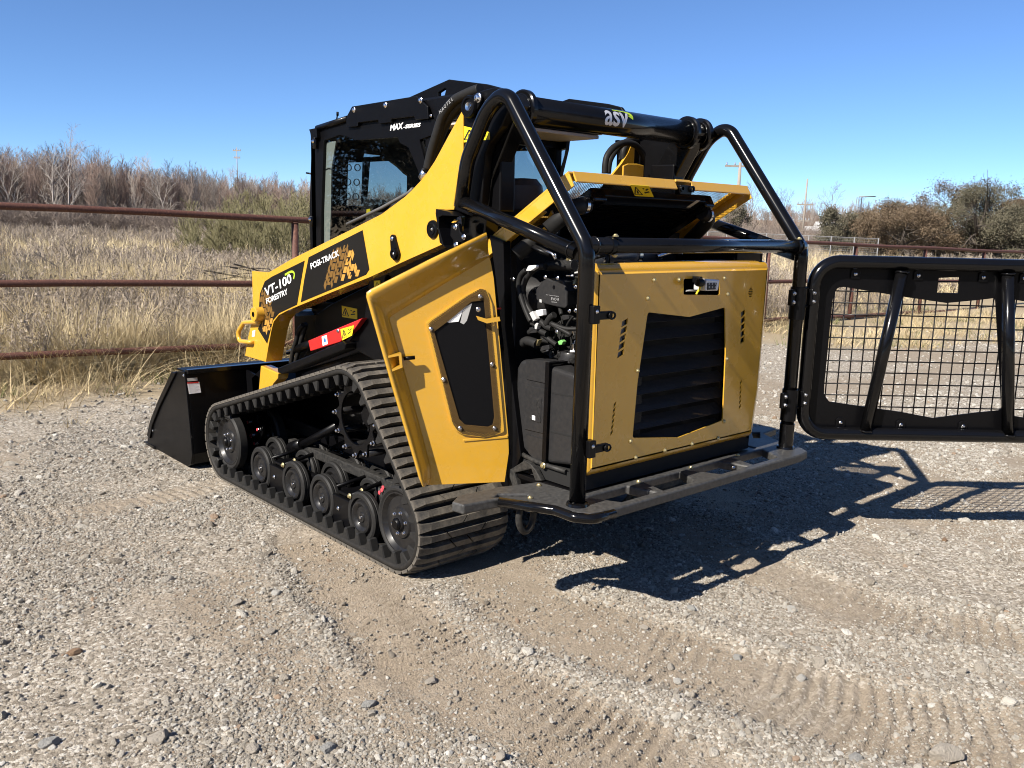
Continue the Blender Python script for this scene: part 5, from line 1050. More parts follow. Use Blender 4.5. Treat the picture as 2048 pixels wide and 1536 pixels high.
# seat, lever, rear frame
box('seat_base', (-.24, .24), (.80, 1.20), (1.12, 1.24), M_PLAST, cab, .03); prism('seat_back', [(.76, 1.2), (.90, 1.2), (.84, 1.72), (.74, 1.74)], 'X', -.22, .22, M_PLAST, cab, bevel=.04, seg=4)
o = lathe('headrest', [(0, .10), (.07, .095), (.10, .06), (.11, 0), (.10, -.06), (.07, -.095), (0, -.10)], 20, paint('brown vinyl', (.06, .05, .045), .5, 0), Matrix.Translation((.14, .60, 1.66)), cab)
mon = prism('display', [(1.401, 1.609), (1.377, 1.639), (1.318, 1.639), (1.255, 1.61), (1.3, 1.57), (1.411, 1.569)], 'X', -.34, -.24, M_PLAST, cab, bevel=.006); prism('display_label', [(1.338, 1.583), (1.304, 1.587), (1.298, 1.568), (1.34, 1.563)], 'X', -.346, -.344, M_STICK, mon)
RO = [(-.44, 1.0), (.44, 1.0), (.44, 2.0), (-.44, 2.0)]
prism('rear_frame', RO, 'Y', .63, .665, M_SAT, cab, holes=[[(-.33, 1.42), (.34, 1.42), (.40, 1.60), (.40, 1.93), (-.33, 1.93)]]); pane('rear_window', [(-.35, 1.40), (.41, 1.40), (.41, 1.95), (-.35, 1.95)], 'Y', .652)
# trim strip and window seal along the arm's upper edge
tube('window_seal', [(-0.455, 1.358, 1.502), (-0.455, 1.018, 1.59), (-0.455, 0.7837, 1.661), (-0.455, 0.7453, 1.682)], .009, flat('dark grey rubber', (.09, .09, .09), .6), cab, seg=8)

# ---------------------------------------------------------------- roll cage at the back
XC = .71; RT = .0305
LP_ = [(-0.71, -0.6714, 0.5089), (-0.71, -0.674, 1.444), (-0.71, -0.2321, 2.019), (-0.71, -0.1222, 1.961), (-0.71, -0.0018, 1.773), (-0.71, 0.0371, 1.587)]
cage_l = [Vector((-.715, q[1], q[2])) for q in LP_]
cage_l[0] = Vector((-.715, -.685, .52)); cage_l[1] = Vector((-.715, -.685, cage_l[1].z))
def loop(sx):
    pts = [Vector((-sx * q.x, q.y, q.z)) for q in cage_l] if sx > 0 else cage_l
    return tube('cage_loop', pts, RT, M_BLK, ctl, fil=[0, .11, .075, .2, .2, 0], seg=20, n=10)
cl = loop(-1); cl['label'] = 'left bent black tube of the rear guard cage'; crr = loop(1); crr['label'] = 'right bent black tube of the rear guard cage'
d0, d1_ = [(-0.715, 0.0371, 1.61), (-0.715, -0.6405, 1.427)]
for sx in (-1, 1): tube('side_bar', [(sx * .715, d0[1], d0[2]), (sx * .715, d1_[1], d1_[2])], .0275, M_BLK, ctl, seg=18)
zc = [(-0.6148, 1.455)][0][1]
cb = tube('cross_bar', [(-.715, -.685, zc), (.715, -.685, zc)], .0285, M_BLK, ctl, seg=20)
for x in (-.60, .655): lathe('clamp_collar', [(.0285, -.010), (.033, -.010), (.033, .010), (.0285, .010)], 24, M_SAT, M_dir((x, -.685, zc), (1, 0, 0)), cb)
for x, z in ((-.585, .032), (-.585, -.032), (.66, .032)): inst(DOME, 'bolt', M_dir((x, -.70, zc + z), (0, 0, 1 if z > 0 else -1)) @ Matrix.Scale(1.1, 4), cb)
prism('gusset', [(0.4972, 1.424), (0.6695, 1.426), (0.6749, 1.39), (0.6428, 1.396)], 'Y', -.675, -.667, M_BLK, ctl)
# latches on the left post
for v in (628, 896):
    (lx, lz), = [(-0.6987, 1.215)] if v == 628 else [(-0.6901, 0.7221)]
    lt = box('gate_latch', (lx - .022, lx + .012), (-.735, -.70), (lz - .035, lz + .03), M_SAT, ctl, .003); box('latch_tongue', (lx + .005, lx + .085), (-.73, -.712), (lz - .022, lz + .008), M_SAT, lt, .004); tube('latch_eye', [(lx + .075 + .016 * math.cos(a), -.735, lz - .008 + .012 * math.sin(a)) for a in np.linspace(0, 6.283, 13)[:-1]], .004, M_SAT, lt, seg=6, closed=True); inst(DOMES, 'bolt', M_dir((lx - .008, -.736, lz + .01), REAR) @ Matrix.Scale(.7, 4), lt)
# ---------------------------------------------------------------- rear bumper
ZB = .50; TH = .038
left = [(-1.06, -0.3762), (-0.9982, -0.3358), (-0.9047, -0.3697), (-0.8066, -0.4038), (-0.7295, -0.3913), (-0.6212, -0.3616), (-0.5925, -0.3775)]
BO = [(-1.062, -.373), (-1.052, -.430), (-.895, -.450), (-.785, -.640), (-.782, -.735), (-.745, -.785), (-.66, -.800), (.66, -.800), (.745, -.785), (.782, -.735), (.785, -.640), (.895, -.450), (1.052, -.430), (1.062, -.373), (1.0, -.33), (.80, -.335), (.62, -.38), (.60, -.60), (-.60, -.60), (-.62, -.38), (-.80, -.335), (-1.0, -.33)]
holes = []
for k, (a, b) in enumerate(((-.62, -.345), (-.305, -.03), (.01, .285), (.325, .60))):
    holes.append([(a, -.762), (b - .07, -.762), (b, -.632), (a + .03, -.632)] if k % 2 else [(a + .07, -.762), (b, -.762), (b - .03, -.632), (a, -.632)])
holes += [[(-.90, -.425), (-.79, -.50), (-.765, -.475), (-.86, -.405)], [(-.74, -.755), (-.655, -.755), (-.655, -.735), (-.74, -.735)]]
holes += [[(.765, -.475), (.79, -.50), (.90, -.425), (.86, -.405)]]
M_STEP = paint('worn grey steel', (.03, .03, .03), .48, 0, dust=.6, dustcol=(.115, .112, .106))
bp = prism('bumper', BO, 'Z', ZB - TH, ZB, M_STEP, ctl, holes=holes[:5] + holes[6:], bevel=.007, seg=3); bp['label'] = 'thick dusty black steel bumper plate with triangular cut-outs'
tube('bumper_edge', [(-.90, -.455, ZB - .012), (-.79, -.645, ZB - .016), (-.787, -.74, ZB - .018), (-.745, -.793, ZB - .019), (-.64, -.802, ZB - .019)], .019, M_BLK, bp, fil=.04, seg=14)
for sx in (-1, 1): lathe('post_foot', [(.030, .012), (.040, .010), (.043, 0)], 24, M_BLK, Matrix.Translation((sx * .715, -.685, ZB)), bp)
bolts(DOME, [(-.80, -.52, ZB), (-.66, -.42, ZB), (-.30, -.63, ZB), (.05, -.63, ZB), (.40, -.63, ZB)], UP, bp, s=1.0)
for x in (-.345, .0, .265): inst(DOMES, 'bolt', M_dir((x, -.70, ZB - .02), UP), bp)
tube('tow_ring', [(-.845, -.475 + .0 * a, .40 + 0 * a) if 0 else (-.80 + .038 * math.cos(a), -.50, .425 + .062 * math.sin(a)) for a in np.linspace(0, 6.283, 25)[:-1]], .013, M_DUSTY, bp, seg=10, closed=True)
box('deck_plate', (-.60, .60), (-.60, -.20), (.475, .495), M_SAT, ctl, .003); box('light_strip', (-.50, .45), (-.606, -.600), (.492, .499), M_DUSTY, bp)
bsp = prism('step_bracket', [(-0.1769, 0.4972), (-0.2323, 0.5337), (-0.2747, 0.5633), (-0.3083, 0.5574), (-0.3467, 0.5364), (-0.3808, 0.4998), (-0.344, 0.492), (-0.3186, 0.5365), (-0.2166, 0.4961), (-0.2407, 0.444), (-0.2068, 0.4306), (-0.1827, 0.4745)], 'X', -.61, -.585, M_DUSTY, ctl, bevel=.004)
# ---------------------------------------------------------------- rear door panel
YP = -.60
def rim_panel(name, outline, holes, y0, r, depth, mat, parent):
    """pressed panel: flat face with openings, rolled edge running back to a skirt"""
    c = (sum(p[0] for p in outline) / len(outline), sum(p[1] for p in outline) / len(outline))
    def inset(d):
        P = outline; n = len(P); out = []
        for i in range(n):
            a = Vector(P[i - 1]); b = Vector(P[i]); e = Vector(P[(i + 1) % n]); t1 = (b - a).normalized(); t2 = (e - b).normalized(); n1 = Vector((-t1.y, t1.x)); n2 = Vector((-t2.y, t2.x)); v = (n1 + n2); v /= max(.3, v.dot(n1)); out.append(tuple(b + v * d))
        return out
    if area2(outline) < 0: outline = outline[::-1]
    rings = []
    for k in range(7): a = math.pi / 2 * k / 6; rings.append((inset(r * (1 - math.sin(a))), y0 + r * (1 - math.cos(a))))
    rings.append((inset(0), y0 + depth)); n = len(outline); face = rings[0][0]; tf = tri_fill(face, holes); V = []; F = []; S = []
    for lp in [face] + [list(h) for h in holes]: V += [(p[0], y0, p[1]) for p in lp]
    F += [f[::-1] for f in tf]; S += [False] * len(tf); k = n
    for h in holes:                                             # the sheet's own thickness inside each opening
        m = len(h); b = len(V); V += [(p[0], y0 + .006, p[1]) for p in h]
        for i in range(m): F.append([k + i, k + (i + 1) % m, b + (i + 1) % m, b + i]); S.append(False)
        k += m
    prev = list(range(n))
    for ring, y in rings[1:]:
        b = len(V); V += [(p[0], min(y, y0 + .028) if p[0] < -.45 else y, p[1]) for p in ring]; cur = list(range(b, b + n))
        for i in range(n): F.append([prev[(i + 1) % n], prev[i], cur[i], cur[(i + 1) % n]]); S.append(True)
        prev = cur
    return mk(name, V, F, mat, parent, S)
RPO = [(-0.5449, 0.5616), (-0.584, 1.382), (0.5511, 1.38), (0.5905, 1.344), (0.596, 0.9388), (0.5849, 0.6087), (0.536, 0.5605)]
(xl0, zl0), (xl1, zl1), (xr1, zr1), _, _, (xr0, zr0), (xb0, zb0) = RPO
zt = 1.385; zb = .555
PO = round2([(-.590, zb), (.575, zb), (.605, .80), (.612, zt), (-.590, zt)], .030, 5)
GR = round2([(-0.2612, 1.19), (0.0121, 1.157), (0.2655, 1.187), (0.2939, 0.9805), (0.3066, 0.6729), (-0.0115, 0.639), (-0.3158, 0.6816), (-0.3026, 0.9046)], .012, 3)
def slot(p0, p1, w, sl=.0):
    return [(p0[0] - w / 2, p0[1]), (p0[0] + w / 2, p0[1] - sl), (p1[0] + w / 2, p1[1] - sl), (p1[0] - w / 2, p1[1])]
slots = []
for a, b, w, n in (([(-0.3962, 1.169), (-0.4153, 1.018)], None, .034, 5), ([(0.4052, 1.167), (0.4185, 1.014)], None, .030, 5), ([(-0.4321, 0.8438), (-0.4452, 0.7104)], None, .014, 6), ([(0.4279, 0.8431), (0.4371, 0.7093)], None, .014, 6)):
    (u0, v0), (u1, v1) = a
    for k in range(n):
        t0 = k / n + .015; t1 = (k + 1) / n - .035; slots.append([(u0 + (u1 - u0) * t0 - w / 2, v0 + (v1 - v0) * t0 - .006), (u0 + (u1 - u0) * t1 - w / 2, v0 + (v1 - v0) * t1 - .006), (u0 + (u1 - u0) * t1 + w / 2, v0 + (v1 - v0) * t1 + .006), (u0 + (u1 - u0) * t0 + w / 2, v0 + (v1 - v0) * t0 + .006)])
sp0, sp1 = [(0.4553, 1.265), (0.4601, 1.228)]
for k in range(6): z = sp0[1] + (sp1[1] - sp0[1]) * k / 5; w = .020 - .004 * abs(k - 2.5); slots.append([(sp0[0] - w, z - .0022), (sp0[0] + w, z - .0022), (sp0[0] + w, z + .0022), (sp0[0] - w, z + .0022)])
CH = round2([(-0.042, 1.318), (0.0543, 1.318), (0.2096, 1.309), (0.2173, 1.242), (-0.0356, 1.252)], .008, 2)
rd = rim_panel('rear_door', PO, [GR] + slots + [CH], YP, .040, .11, M_YEL, ctl); rd['label'] = 'yellow rear door with chevron grille and rear view camera'
bolts(DOME, onY([(-0.2342, 1.317), (-0.0743, 1.315), (0.2423, 1.314), (-0.2668, 1.245), (0.2758, 1.244), (-0.3066, 0.9574), (0.3027, 0.9542), (-0.3288, 0.6694), (-0.1025, 0.5963), (0.0855, 0.5961), (0.2781, 0.5935), (0.3161, 0.6663), (-0.2905, 0.5953)], YP - .0005), REAR, rd, s=.9)
# grille: louvre slats behind a punched sheet
gx0 = min(p[0] for p in GR) - .03; gx1 = max(p[0] for p in GR) + .03; gz0 = min(p[1] for p in GR) - .02; gz1_ = max(p[1] for p in GR) + .02
M_PERF = perforated('punched black sheet', (.003, .003, .0035), 150, .47)
def sheet(name, pts, axis, t, mat, parent, holes=()):
    f3 = AX[axis] if isinstance(axis, str) else axis; tf = tri_fill(pts, holes) if (len(pts) > 4 or holes) else [list(range(len(pts)))]; pts = list(pts) + [q for h in holes for q in h]; o = mk(name, [f3(p[0], p[1], t) for p in pts], tf, mat, parent); uv = o.data.uv_layers.new(name='UVMap')
    for l in o.data.loops: uv.data[l.index].uv = pts[l.vertex_index]
    return o
grl = sheet('grille_sheet', [(gx0, gz0), (gx1, gz0), (gx1, gz1_), (gx0, gz1_)], 'Y', YP + .012, M_PERF, rd)
nsl = 8; M_LOUV = paint('grey black louvre', (.026, .026, .028), .4, .2)
for k in range(nsl):
    z = gz0 + (gz1_ - gz0) * (k + .5) / nsl; prism('louvre', [(YP + .022, z - .026), (YP + .028, z - .030), (YP + .070, z + .010), (YP + .064, z + .014)], 'X', gx0, gx1, M_LOUV, rd)
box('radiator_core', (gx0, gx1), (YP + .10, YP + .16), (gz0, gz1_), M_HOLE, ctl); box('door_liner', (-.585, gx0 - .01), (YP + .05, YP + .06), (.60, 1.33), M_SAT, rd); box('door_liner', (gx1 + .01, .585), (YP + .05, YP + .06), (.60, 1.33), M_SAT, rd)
for (a, b) in [(-0.3825, 1.14), (-0.3937, 1.063), (0.4279, 1.141), (0.4306, 1.072)]: box('insulation_patch', (a - .014, a + .010), (YP + .020, YP + .03), (b - .05, b + .04), M_GREY2, rd, .004)
# camera
cm = prism('rear_camera', [(0.0249, 1.32), (0.1217, 1.314), (0.1135, 1.268), (0.0264, 1.27)], 'Y', -.665, -.600, M_SILVER, rd, bevel=.006); prism('camera_face', [(0.0321, 1.304), (0.0954, 1.303), (0.0906, 1.275), (0.0327, 1.275)], 'Y', -.668, -.6655, M_INK, cm)
for k in range(6): (a, b), = [[(0.0417, 1.3), (0.0627, 1.299), (0.0839, 1.299), (0.0432, 1.286), (0.0643, 1.285), (0.0855, 1.284)][k]]; box('camera_led', (a - .004, a + .004), (-.6695, -.668), (b - .004, b + .004), M_GREY, cm)
box('camera_bracket', (cm.data.vertices[0].co.x - .012, cm.data.vertices[0].co.x + .008), (-.640, -.60), (1.300, 1.328), M_SAT, rd, .004); lathe('camera_knob', [(0, .02), (.014, .02), (.017, .01), (.017, -.01)], 16, M_SAT, M_dir((*[(-0.0032, -0.655, 1.305)][0],), LEFT), rd)
tube('camera_lead', spline([(0.0185, -0.64, 1.292), (0.0151, -0.64, 1.275), (0.0032, -0.64, 1.265), (-0.0035, -0.64, 1.255)], 5), .004, M_STICK, rd, seg=8); tube('bracket_bar', [(-0.0273, -0.605, 1.269), (0.0397, -0.605, 1.267)], .004, M_GREY, rd, seg=8)
# ---------------------------------------------------------------- engine bay
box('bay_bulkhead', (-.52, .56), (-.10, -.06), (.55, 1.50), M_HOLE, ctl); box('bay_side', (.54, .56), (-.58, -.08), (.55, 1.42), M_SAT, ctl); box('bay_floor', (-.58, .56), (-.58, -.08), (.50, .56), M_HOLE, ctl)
prism('bay_post', [(-0.0099, 1.476), (-0.0996, 1.453), (-0.125, 1.103), (-0.2427, 0.5742), (-0.1694, 0.4208), (-0.1774, 0.569), (-0.1143, 1.032), (-0.0433, 1.357)], 'X', -.60, -.56, M_SAT, ctl, bevel=.003)
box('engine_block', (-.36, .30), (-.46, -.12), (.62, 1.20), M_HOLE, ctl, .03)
# air filter / valve cover in moulded plastic
ec = prism('engine_cover', [(-0.1984, 1.262), (-0.2334, 1.298), (-0.2617, 1.311), (-0.2954, 1.302), (-0.3231, 1.312), (-0.3581, 1.306), (-0.3785, 1.265), (-0.3785, 1.204), (-0.3683, 1.195), (-0.3145, 1.198), (-0.218, 1.207), (-0.2019, 1.216)], 'X', -.50, -.34, M_PLAST, ctl, bevel=.014, seg=3); ec['label'] = 'black plastic engine cover'
prism('cover_cap', [(-0.3181, 1.304), (-0.3624, 1.299), (-0.3777, 1.267), (-0.3666, 1.217), (-0.3388, 1.198), (-0.3389, 1.261)], 'X', -.46, -.30, M_PLAST, ec, bevel=.01)
text_px('lettering', 'EVO-R', *[(-0.2927, 1.223), (-0.3388, 1.223), (-0.2922, 1.234)], M_GREY, ec, -.5012, depth=.001); text_px('lettering', 'For Yanmar Engine', *[(-0.2623, 1.24), (-0.3357, 1.239), (-0.2621, 1.244)], M_GREY, ec, -.5012, depth=.001, bold=.01); text_px('lettering', '129A00', *[(-0.2946, 1.214), (-0.3262, 1.214), (-0.2944, 1.218)], M_GREY, ec, -.5012, depth=.001)
prism('code_label', [(-0.224, 1.209), (-0.2367, 1.208), (-0.2361, 1.22), (-0.2234, 1.221)], 'X', -.502, -.5005, M_GREY2, ec)
lathe('air_filter', [(0, .15), (.085, .15), (.095, .14), (.095, -.10), (0, -.10)], 28, M_PLAST, M_dir([(-0.4, -0.0598, 1.222)][0], (.3, -.95, 0)), ctl)
for k, (x, pts, r) in enumerate(((-.545, [(-0.545, -0.1821, 1.339), (-0.545, -0.1507, 1.314), (-0.545, -0.1397, 1.273), (-0.545, -0.1567, 1.227), (-0.545, -0.1783, 1.188), (-0.545, -0.2047, 1.15), (-0.545, -0.2203, 1.132)], .011), (-.53, [(-0.53, -0.2814, 1.357), (-0.53, -0.2433, 1.355), (-0.53, -0.2005, 1.333), (-0.53, -0.1672, 1.301), (-0.53, -0.1513, 1.263), (-0.53, -0.1552, 1.226), (-0.53, -0.1766, 1.194), (-0.53, -0.2077, 1.163), (-0.53, -0.2333, 1.139)], .013), (-.52, [(-0.52, -0.2323, 1.142), (-0.52, -0.2621, 1.128), (-0.52, -0.2916, 1.114), (-0.52, -0.3204, 1.111)], .012), (-.52, [(-0.52, -0.2864, 1.124), (-0.52, -0.3089, 1.152), (-0.52, -0.3318, 1.168)], .014),
                                 (-.53, [(-0.53, -0.158, 1.032), (-0.53, -0.1828, 1.044), (-0.53, -0.2177, 1.044), (-0.53, -0.2474, 1.039)], .020), (-.50, [(-0.5, -0.2432, 1.081), (-0.5, -0.273, 1.067), (-0.5, -0.3024, 1.054), (-0.5, -0.3314, 1.044)], .010), (-.51, [(-0.51, -0.1747, 1.077), (-0.51, -0.2137, 1.099), (-0.51, -0.2533, 1.089), (-0.51, -0.2826, 1.084)], .012), (-.49, [(-0.49, -0.2897, 1.105), (-0.49, -0.3092, 1.097), (-0.49, -0.3123, 1.081), (-0.49, -0.3011, 1.066)], .004), (-.49, [(-0.49, -0.2151, 1.033), (-0.49, -0.239, 1.049), (-0.49, -0.2779, 1.05)], .009), (-.46, [(-0.46, -0.3758, 1.261), (-0.46, -0.3618, 1.22), (-0.46, -0.3566, 1.187), (-0.46, -0.35, 1.18)], .007),
                                 (-.48, [(-0.48, -0.0187, 1.391), (-0.48, -0.0531, 1.379), (-0.48, -0.0897, 1.364), (-0.48, -0.1206, 1.353)], .010), (-.47, [(-0.47, -0.2284, 1.357), (-0.47, -0.2854, 1.363), (-0.47, -0.346, 1.363), (-0.47, -0.3868, 1.368)], .022), (-.49, [(-0.49, -0.4079, 1.167), (-0.49, -0.3819, 1.138), (-0.49, -0.3695, 1.111), (-0.49, -0.3838, 1.102)], .004), (-.48, [(-0.48, -0.1509, 1.111), (-0.48, -0.1814, 1.104), (-0.48, -0.2023, 1.082), (-0.48, -0.2128, 1.069)], .006), (-.48, [(-0.48, -0.1605, 1.122), (-0.48, -0.2009, 1.113), (-0.48, -0.2215, 1.094), (-0.48, -0.2275, 1.071), (-0.48, -0.2529, 1.05)], .005))): tube('engine_hose', spline(pts, 6), r, M_HOSE, ctl, seg=10)
for nm, x, pts, mt in (('hose_tag', -.56, [(-0.1986, 1.337), (-0.2124, 1.358), (-0.2557, 1.363), (-0.2561, 1.353), (-0.2278, 1.339)], M_WHITE), ('hose_tag', -.55, [(-0.2144, 1.165), (-0.2337, 1.175), (-0.2593, 1.146), (-0.2403, 1.134)], M_GREY2), ('sensor_cap', -.53, [(-0.2317, 1.177), (-0.2725, 1.185), (-0.2769, 1.161), (-0.2425, 1.152)], M_WHITE), ('sensor_plug', -.525, [(-0.2208, 1.169), (-0.2289, 1.175), (-0.2372, 1.153), (-0.2275, 1.15)], M_PINK), ('connector', -.54, [(-0.1136, 1.412), (-0.1742, 1.398), (-0.1697, 1.386), (-0.1091, 1.399)], M_PLAST),
                       ('connector', -.51, [(-0.2366, 1.026), (-0.2943, 1.04), (-0.2998, 1.024), (-0.2472, 1.007)], M_PLAST), ('connector', -.52, [(-0.1846, 1.1), (-0.224, 1.107), (-0.2299, 1.084), (-0.1856, 1.076)], M_PLAST), ('tape_wrap', -.535, [(-0.2323, 1.116), (-0.244, 1.129), (-0.2539, 1.125), (-0.2452, 1.1), (-0.2344, 1.101)], M_GREY2), ('green_cap', -.50, [(-0.3355, 1.058), (-0.3538, 1.067), (-0.3657, 1.061), (-0.3594, 1.047), (-0.3431, 1.045)], flat('green cap', (.16, .42, .12), .5)), ('hose_clamp', -.535, [(-0.2333, 1.035), (-0.2495, 1.059), (-0.2607, 1.058), (-0.2459, 1.03)], M_ZINC),
                       ('bracket', -.47, [(-0.3452, 1.103), (-0.3813, 1.124), (-0.3952, 1.122), (-0.3948, 1.086), (-0.3823, 1.104), (-0.3503, 1.096)], M_CHROME), ('bracket', -.46, [(-0.3287, 1.326), (-0.3563, 1.328), (-0.3612, 1.321), (-0.329, 1.319)], M_CHROME), ('bracket', -.46, [(-0.3774, 1.053), (-0.3866, 1.054), (-0.3881, 1.024), (-0.3766, 1.023)], M_CHROME), ('sensor', -.49, [(-0.3341, 1.166), (-0.3804, 1.169), (-0.3857, 1.155), (-0.3538, 1.145)], M_PLAST)): prism(nm, pts, 'X', x, x + .022, mt, ctl, bevel=.002)
bolts(DOMES, onX([(-0.044, 1.179), (-0.0451, 1.148), (-0.3545, 1.406), (-0.4463, 1.194), (-0.4794, 1.199), (-0.1125, 1.297), (-0.3803, 1.106), (-0.4746, 1.29), (-0.3052, 1.317), (-0.3747, 1.318), (-0.1063, 1.116)], -.55), LEFT, ctl, s=.75)
tube('engine_strut', [(-0.52, -0.1405, 1.445), (-0.52, -0.2972, 1.403)], .010, M_SAT, ctl, seg=8); tube('engine_strut', [(-0.52, -0.1999, 1.44), (-0.52, -0.3109, 1.41), (-0.52, -0.3305, 1.389)], .006, M_CHROME, ctl, seg=8)
# fuel tank
TK = [(-0.1835, 0.9755), (-0.2197, 1.003), (-0.2925, 1.016), (-0.3674, 0.9994), (-0.3741, 0.795), (-0.3767, 0.557), (-0.3391, 0.5581), (-0.2738, 0.5632), (-0.252, 0.5816), (-0.2043, 0.635), (-0.1883, 0.729)]
ty0, ty1 = -.47, -.165; tz0, tz1 = .585, .975
tank = prism('fuel_tank', [(-.205, .62), (-.18, .68), (-.17, .80), (-.172, .93), (-.20, .972), (-.30, .975), (-.50, .955), (-.545, .93), (-.555, .72), (-.545, .62), (-.50, .585), (-.36, .565), (-.26, .580)], 'X', -.575, -.20, M_PLAST, ctl, bevel=.022, seg=4); tank['label'] = 'black moulded fuel tank with strap'
for pts in ([(-0.2349, 0.9772), (-0.3729, 0.9894), (-0.3744, 0.8966), (-0.2382, 0.8962)], [(-0.2332, 0.8729), (-0.3727, 0.8724), (-0.3726, 0.6892), (-0.2348, 0.6849)], [(-0.2327, 0.6636), (-0.3738, 0.665), (-0.3749, 0.5773), (-0.3054, 0.5681), (-0.2689, 0.5873), (-0.2338, 0.6345)]): prism('tank_panel', round2(pts, .008, 3), 'X', -.580, -.573, M_PLAST, tank, bevel=.003)
prism('tank_badge', round2([(-0.2692, 0.8298), (-0.335, 0.8305), (-0.3366, 0.7295), (-0.271, 0.7295)], .006, 3), 'X', -.5825, -.579, M_PLAST, tank, bevel=.0015); b0, b1, b2 = [(-0.3055, 0.8259), (-0.3179, 0.7426), (-0.3342, 0.8306)]; text('lettering', 'KUS', (-.5832, *b0), (0, b1[0] - b0[0], b1[1] - b0[1]), (0, b2[0] - b0[0], b2[1] - b0[1]), .018, M_DUSTY, tank, width=.085, depth=.0006)
prism('tank_label', [(-0.287, 0.7362), (-0.3058, 0.7347), (-0.305, 0.7534), (-0.2862, 0.7541)], 'X', -.5842, -.5835, M_WHITE, tank)
prism('strap', [(-.360, .556), (-.382, .556), (-.386, .985), (-.364, .985)], 'X', -.592, -.585, M_SAT, tank); inst(DOME, 'bolt', M_dir((-.592, -.372, .560), LEFT) @ Matrix.Scale(1.3, 4), tank); box('strap', (-.588, -.20), (-.386, -.362), (.975, .984), M_SAT, tank)
for z in (.70, .86): prism('tank_groove', [(-.39, z), (-.56, z + .005), (-.56, z + .012), (-.39, z + .007)], 'X', -.5765, -.574, M_HOLE, tank)
lathe('filler_neck', [(0, .03), (.05, .03), (.055, .02), (.055, -.01)], 20, M_PLAST, Matrix.Translation((-.44, -.36, .985)), tank)
tube('tank_tray', [(-0.585, -0.2348, 0.5768), (-0.585, -0.3012, 0.5662), (-0.585, -0.3944, 0.5623), (-0.585, -0.4949, 0.5611)], .010, M_DUSTY, ctl, seg=8)
# muffler and fittings seen under the cross bar
tube('muffler', [(-.40, -.36, 1.405), (.05, -.36, 1.415)], .055, M_STEELD if 'M_STEELD' in globals() else flat('heat stained steel', (.20, .21, .24), .35, .8), ctl, seg=24); box('rail_top', (-.30, .45), (-.50, -.44), (1.36, 1.385), M_SAT, ctl, .004)
for x in (-.32, -.10): lathe('band_clamp', [(.055, -.01), (.06, -.01), (.06, .01), (.055, .01)], 24, M_CHROME, M_dir((x, -.36, 1.41), (1, 0, 0)), ctl)
tube('bay_pipe', spline([(.0, -.42, 1.40), (.08, -.45, 1.425), (.16, -.42, 1.41)], 5), .012, M_CHROME, ctl, seg=10)
prism('red_strut', [(0.5271, 1.519), (0.5584, 1.526), (0.6048, 1.477), (0.6674, 1.399), (0.6375, 1.395), (0.5514, 1.48)], 'Y', -.21, -.195, paint('dark red paint', (.13, .012, .012), .4, .2), ctl)
# ---------------------------------------------------------------- open side door
DOp = Vector((-.62, -.195, 0)); DDp = Vector((-.8886, .4588, 0)); DNp = Vector((-.4588, -.8886, 0))        # hinge foot, direction, inner face normal
DF3 = frame3(DOp, DDp, DNp)
DO_ = [(0.1169, 1.484), (0.1014, 1.392), (0.0842, 1.305), (0.0077, 0.6526), (0.0041, 0.5807), (0.019, 0.4546), (0.3649, 0.4515), (0.3825, 0.5127), (0.5861, 1.228), (0.5884, 1.244), (0.5739, 1.256)]
MO = [(0.34, 1.113), (0.3317, 1.125), (0.1937, 1.221), (0.1431, 1.25), (0.1216, 1.246), (0.1063, 1.213), (0.0873, 1.043), (0.0496, 0.7296), (0.0513, 0.6853), (0.0706, 0.6753), (0.1147, 0.668), (0.2027, 0.6834), (0.2247, 0.7), (0.2424, 0.7268)]
MI = shrinkpoly(MO, 1.0)
DI = [(0.1048, 1.392), (0.0976, 1.371), (0.0842, 1.305), (0.0077, 0.6526), (0.0041, 0.5807), (0.019, 0.4546), (0.3434, 0.4575), (0.3324, 0.4837), (0.3327, 0.5281), (0.3837, 0.7227), (0.5013, 1.138), (0.5013, 1.15), (0.489, 1.16)]
sd = prism('engine_door', DI, DF3, -.010, 0.0, M_YEL, ctl, holes=[round2(MO, .008, 3)]); sd['label'] = 'yellow engine side door standing open over the track'
# dished rim: rolls up towards the viewer along the top and the free edge
RI = [(0.1048, 1.392), (0.2955, 1.278), (0.489, 1.16), (0.5013, 1.15), (0.5013, 1.138), (0.4434, 0.9377), (0.3837, 0.7227), (0.3327, 0.5281), (0.3324, 0.4837), (0.3434, 0.4575)]
RO_ = [(0.1312, 1.485), (0.3597, 1.374), (0.577, 1.262), (0.5928, 1.25), (0.5937, 1.234), (0.4959, 0.8823), (0.4439, 0.7043), (0.3956, 0.5348), (0.387, 0.504), (0.3724, 0.4701)]
V = []; F = []; S = []; NS = 7
for (a, b), (c, d) in zip(RI, RO_):
    for k in range(NS): t = k / (NS - 1); e = t ** .9; V.append(DF3(a + (c - a) * e, b + (d - b) * e, .060 * (t * t * (3 - 2 * t))))
    V.append(DF3(c, d, .050))
for i in range(len(RI) - 1):
    for k in range(NS): F.append([i * (NS + 1) + k, (i + 1) * (NS + 1) + k, (i + 1) * (NS + 1) + k + 1, i * (NS + 1) + k + 1]); S.append(k < NS - 1)
o = mk('door_rim', V, F, M_YEL, sd, S); md = o.modifiers.new('solid', 'SOLIDIFY'); md.thickness = .003
prism('door_bead', round2([(0.3593, 1.125), (0.3377, 1.144), (0.1982, 1.238), (0.1417, 1.266), (0.1133, 1.259), (0.0907, 1.204), (0.0698, 1.043), (0.0278, 0.6738), (0.0614, 0.6607), (0.1144, 0.652), (0.2025, 0.6676), (0.2341, 0.6863), (0.2536, 0.7219)], .01, 3), DF3, 0, .008, M_YEL, sd, holes=[round2(MO, .008, 3)], bevel=.007, seg=3)
